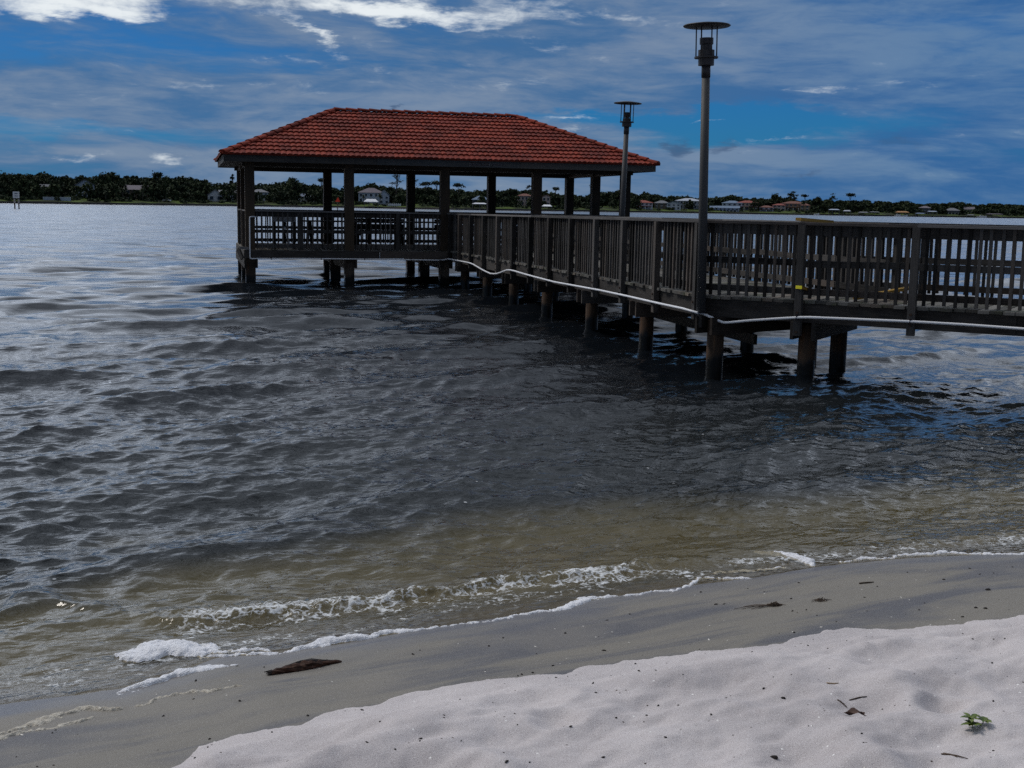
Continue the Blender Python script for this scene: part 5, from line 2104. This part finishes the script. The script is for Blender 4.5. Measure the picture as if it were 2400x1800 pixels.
def leaf_blade(mb, p, d, L, wd, droop):
    p, d = Vector(p), Vector(d).normalized()
    s_ = d.cross(Vector((0, 0, 1))).normalized()
    vs, fs = [], []
    n = 6
    for i in range(n + 1):
        t = i / n
        hw = wd * math.sin(math.pi * min(t * .93 + .05, 1)) ** .8
        up_ = s_.cross(d)
        vs += [p - s_ * hw + up_ * hw * .35, p, p + s_ * hw + up_ * hw * .35]
        p = p + d * (L / n)
        d = (d + Vector((0, 0, -droop))).normalized()
    for i in range(n):
        for k in (0, 1):
            a_ = i * 3 + k
            fs.append((a_, a_ + 1, a_ + 4, a_ + 3))
    mb.add(vs, fs)


for (ox, oy, hh, nl, L, nm) in ((-.012, -.012, .014, 9, .032, 'rosette'), (-.008, .012, .028, 7, .030, 'rosette'), (.036, .004, .022, 8, .028, 'rosette')):
    mb = MB(c)
    base = c + Vector((ox, oy, hh))
    for k in range(nl):
        a = 6.283 * k / nl + random.uniform(-.3, .3)
        leaf_blade(mb, base, (math.cos(a), math.sin(a), random.uniform(.1, .7)), L * random.uniform(.95, 1.45), L * .30, .10)
    mb.build(nm, M['sprout'], sp, True)
    mb = MB(c)
    mb.tube([c + Vector((ox * .3, oy * .3, -.01)), base], [.0018, .0014], 6)
    mb.build('stem', M['sprout'], sp, True)

# fallen leaf, sticks, weed
gx, gy = 1.334, 4.478
c = Vector((gx, gy, ground(gx, gy)))
mb = MB(c)
vs, fs = [], []
for i in range(9):
    t = i / 8
    for k in range(5):
        s_ = (k / 4 - .5)
        wv_ = math.sin(math.pi * min(t * .92 + .06, 1)) ** .6
        vs.append(c + Vector(((t - .5) * .075 + s_ * .008, -.010 * (t - .5) + s_ * .034 * wv_, .006 + .014 * abs(s_) * 2 * wv_ + .006 * math.sin(t * 9 + k) + .006 * t)))
for i in range(8):
    for k in range(4):
        fs.append((i * 5 + k, i * 5 + k + 1, i * 5 + k + 6, i * 5 + k + 5))
mb.add(vs, fs)
mb.tube([c + Vector((.036, -.006, .008)), c + Vector((.052, -.016, .004))], [.002, .0012], 6)
lf = tag(mb.build('dead_leaf', M['deadleaf'], None, True), 'curled brown dead leaf on the pale dry sand left of the seedling', 'leaf')
lf.location = c


def stick(p0, p1, rad, mat, label, name='twig', bend=.15, group=None):
    p0, p1 = Vector(p0), Vector(p1)
    pts_ = []
    sd = Vector((-(p1 - p0).y, (p1 - p0).x))
    for t in (0, .3, .62, 1):
        p = p0.lerp(p1, t) + sd * (bend * math.sin(t * 3.1) * .5)
        pts_.append(Vector((p.x, p.y, ground(p.x, p.y) + rad * .8)))
    mb = MB(pts_[0])
    mb.tube(pts_, [rad * .8, rad, rad * .9, rad * .5], 8, True, .15)
    o = tag(mb.build(name, mat, None, True), label, 'twig', group)
    o.location = pts_[0]
    return o


stick((2.083, 7.043), (2.178, 7.075), .0055, M['twig'], 'straight dark stick lying on the upper wet sand', 'twig', .06)
stick((1.373, 4.683), (1.450, 4.708), .0028, M['twig'], 'thin grey bent twig on dry sand above the dead leaf')
stick((1.329, 4.869), (1.380, 4.873), .0032, M['palewood'], 'short pale straw coloured stick on the dry sand', 'twig', .02)
stick((1.547, 4.125), (1.632, 4.097), .0030, M['twig'], 'crooked dark twig near the bottom edge below the seedling', 'twig', .3)
stick((1.560, 4.140), (1.595, 4.098), .0024, M['twig'], 'tiny twig crossing the crooked one below the seedling', 'twig', .2)
stick((1.317, 4.655), (1.349, 4.625), .0028, M['twig'], 'short brown twig just left of the dead leaf', 'twig', .1)


def weed(px_pts, label, n, R_, strands):
    cx, cy = px_pts
    c = Vector((cx, cy, ground(cx, cy)))
    mb = MB(c)
    rng = random.Random(int(cx * 1000))
    for k in range(n):
        a = rng.uniform(0, 6.28)
        r1, r2 = R_ * rng.random(), R_ * rng.random()
        b = a + rng.uniform(-2, 2)
        h_ = R_ * .45
        p, q_, s_ = (c + Vector((math.cos(a) * r1, math.sin(a) * r1 * .6, .002)), c + Vector((math.cos((a + b) / 2) * r1 * .5, math.sin((a + b) / 2) * r1 * .4, h_ * rng.uniform(.3, 1))), c + Vector((math.cos(b) * r2, math.sin(b) * r2 * .6, .003)))
        mb.tube([p, q_, s_], [.0016, .0018, .0012], 4)
    for (dx, dy, L) in strands:
        p = c + Vector((dx * .2, dy * .2, .004))
        e_ = c + Vector((dx, dy, 0))
        e_.z = ground(e_.x, e_.y) + .003
        m_ = p.lerp(e_, .5) + Vector((0, .008, .003))
        mb.tube([p, m_, e_], [.0022, .0020, .0012], 5)
    o = tag(mb.build('root_tangle', M['twig']), label, 'beach debris')
    o.location = c


weed((1.469, 6.524), 'brown root tangle with trailing strands on the wet sand', 60, .05, [(-.23, -.03, 1), (-.19, -.045, 1), (-.14, -.06, 1), (-.10, -.05, 1), (-.17, .01, 1), (.06, -.01, 1)])
weed((1.74, 6.576), 'flatter dark root tangle just right of the larger one', 26, .045, [(-.06, -.02, 1), (.06, .01, 1), (-.05, .02, 1)])


# bark chips, seeds and shell bits: individuals scattered on the sand
def chip_mesh(nm, seed, mat, flat):
    rng = random.Random(seed)
    me = bpy.data.meshes.new(nm)
    bm_v = []
    for la in range(5):
        th_ = math.pi * la / 4
        for k in range(8):
            a = 2 * math.pi * k / 8
            j = rng.uniform(.65, 1.2)
            bm_v.append((math.sin(th_) * math.cos(a) * j, math.sin(th_) * math.sin(a) * .6 * j, math.cos(th_) * flat * rng.uniform(.8, 1.1)))
    fs = []
    for la in range(4):
        for k in range(8):
            fs.append((la * 8 + k, la * 8 + (k + 1) % 8, la * 8 + 8 + (k + 1) % 8, la * 8 + 8 + k))
    me.from_pydata(bm_v, [], fs)
    me.materials.append(mat)
    me.update()
    return me


def scatter(nm, meshes, n, zone, size, label, cat, group, sink=.4):
    rng = random.Random(len(nm) * 17 + n)
    k = 0
    while k < n:
        x, y = rng.uniform(-2, 3.4), rng.uniform(3.75, 8)
        if abs(x) > y * .43:
            continue
        u, w = xy2uw(x, y)
        e_ = float(np.interp(u, U_DR, W_DR))
        s_ = float(w - np.interp(u, U_SH, W_SH))
        if zone == 'dry' and w < e_ + .06:
            continue
        if zone == 'wet' and (w > e_ - .04 or s_ < .16):
            continue
        o = bpy.data.objects.new(nm, meshes[rng.randrange(len(meshes))])
        COL.objects.link(o)
        s0 = size * rng.uniform(.5, 1.6)
        o.scale = (s0 * rng.uniform(.7, 1.5), s0, s0)
        o.rotation_euler = (rng.uniform(-.3, .3), rng.uniform(-.3, .3), rng.uniform(0, 6.28))
        o.location = (x, y, ground(x, y) + s0 * sink * .4)
        tag(o, label, cat, group)
        k += 1


cm_ = [chip_mesh('bark_chip', s_, M['chip'], .5) for s_ in range(5)]
sm_ = [chip_mesh('shell_fragment', s_ + 20, M['shell'], .25) for s_ in range(3)]
scatter('bark_chip', cm_, 78, 'dry', .0052, 'small dark bark chip lying loose on the pale dry sand', 'bark chip', 'dark chips scattered on the dry sand')
scatter('bark_chip', cm_, 62, 'wet', .0060, 'small dark bark chip stuck on the brown wet sand', 'bark chip', 'dark chips scattered on the wet sand')
scatter('shell_fragment', sm_, 26, 'wet', .0050, 'tiny pale shell bit on the brown wet sand', 'shell', 'shell bits on the wet sand')
scatter('shell_fragment', sm_, 22, 'dry', .0045, 'tiny white shell bit on the pale dry sand', 'shell', 'shell bits on the dry sand')
for (gx, gy, s0, lab) in ((.959, 4.137, .013, 'largest round dark seed pod near the bottom of the dry sand'), (2.486, 6.285, .009, 'left of two black chips side by side on the wet sand'), (2.529, 6.265, .010, 'right of two black chips side by side on the wet sand'),
                          (2.72, 6.72, .014, 'flat black bark flake on the upper wet sand right of the stick'), (1.115, 4.709, .009, 'round black seed alone on the middle of the dry sand')):
    o = bpy.data.objects.new('seed_pod', cm_[1])
    COL.objects.link(o)
    o.scale = (s0 * 1.2, s0, s0 * 1.1)
    o.location = (gx, gy, ground(gx, gy) + s0 * .3)
    tag(o, lab, 'seed pod')
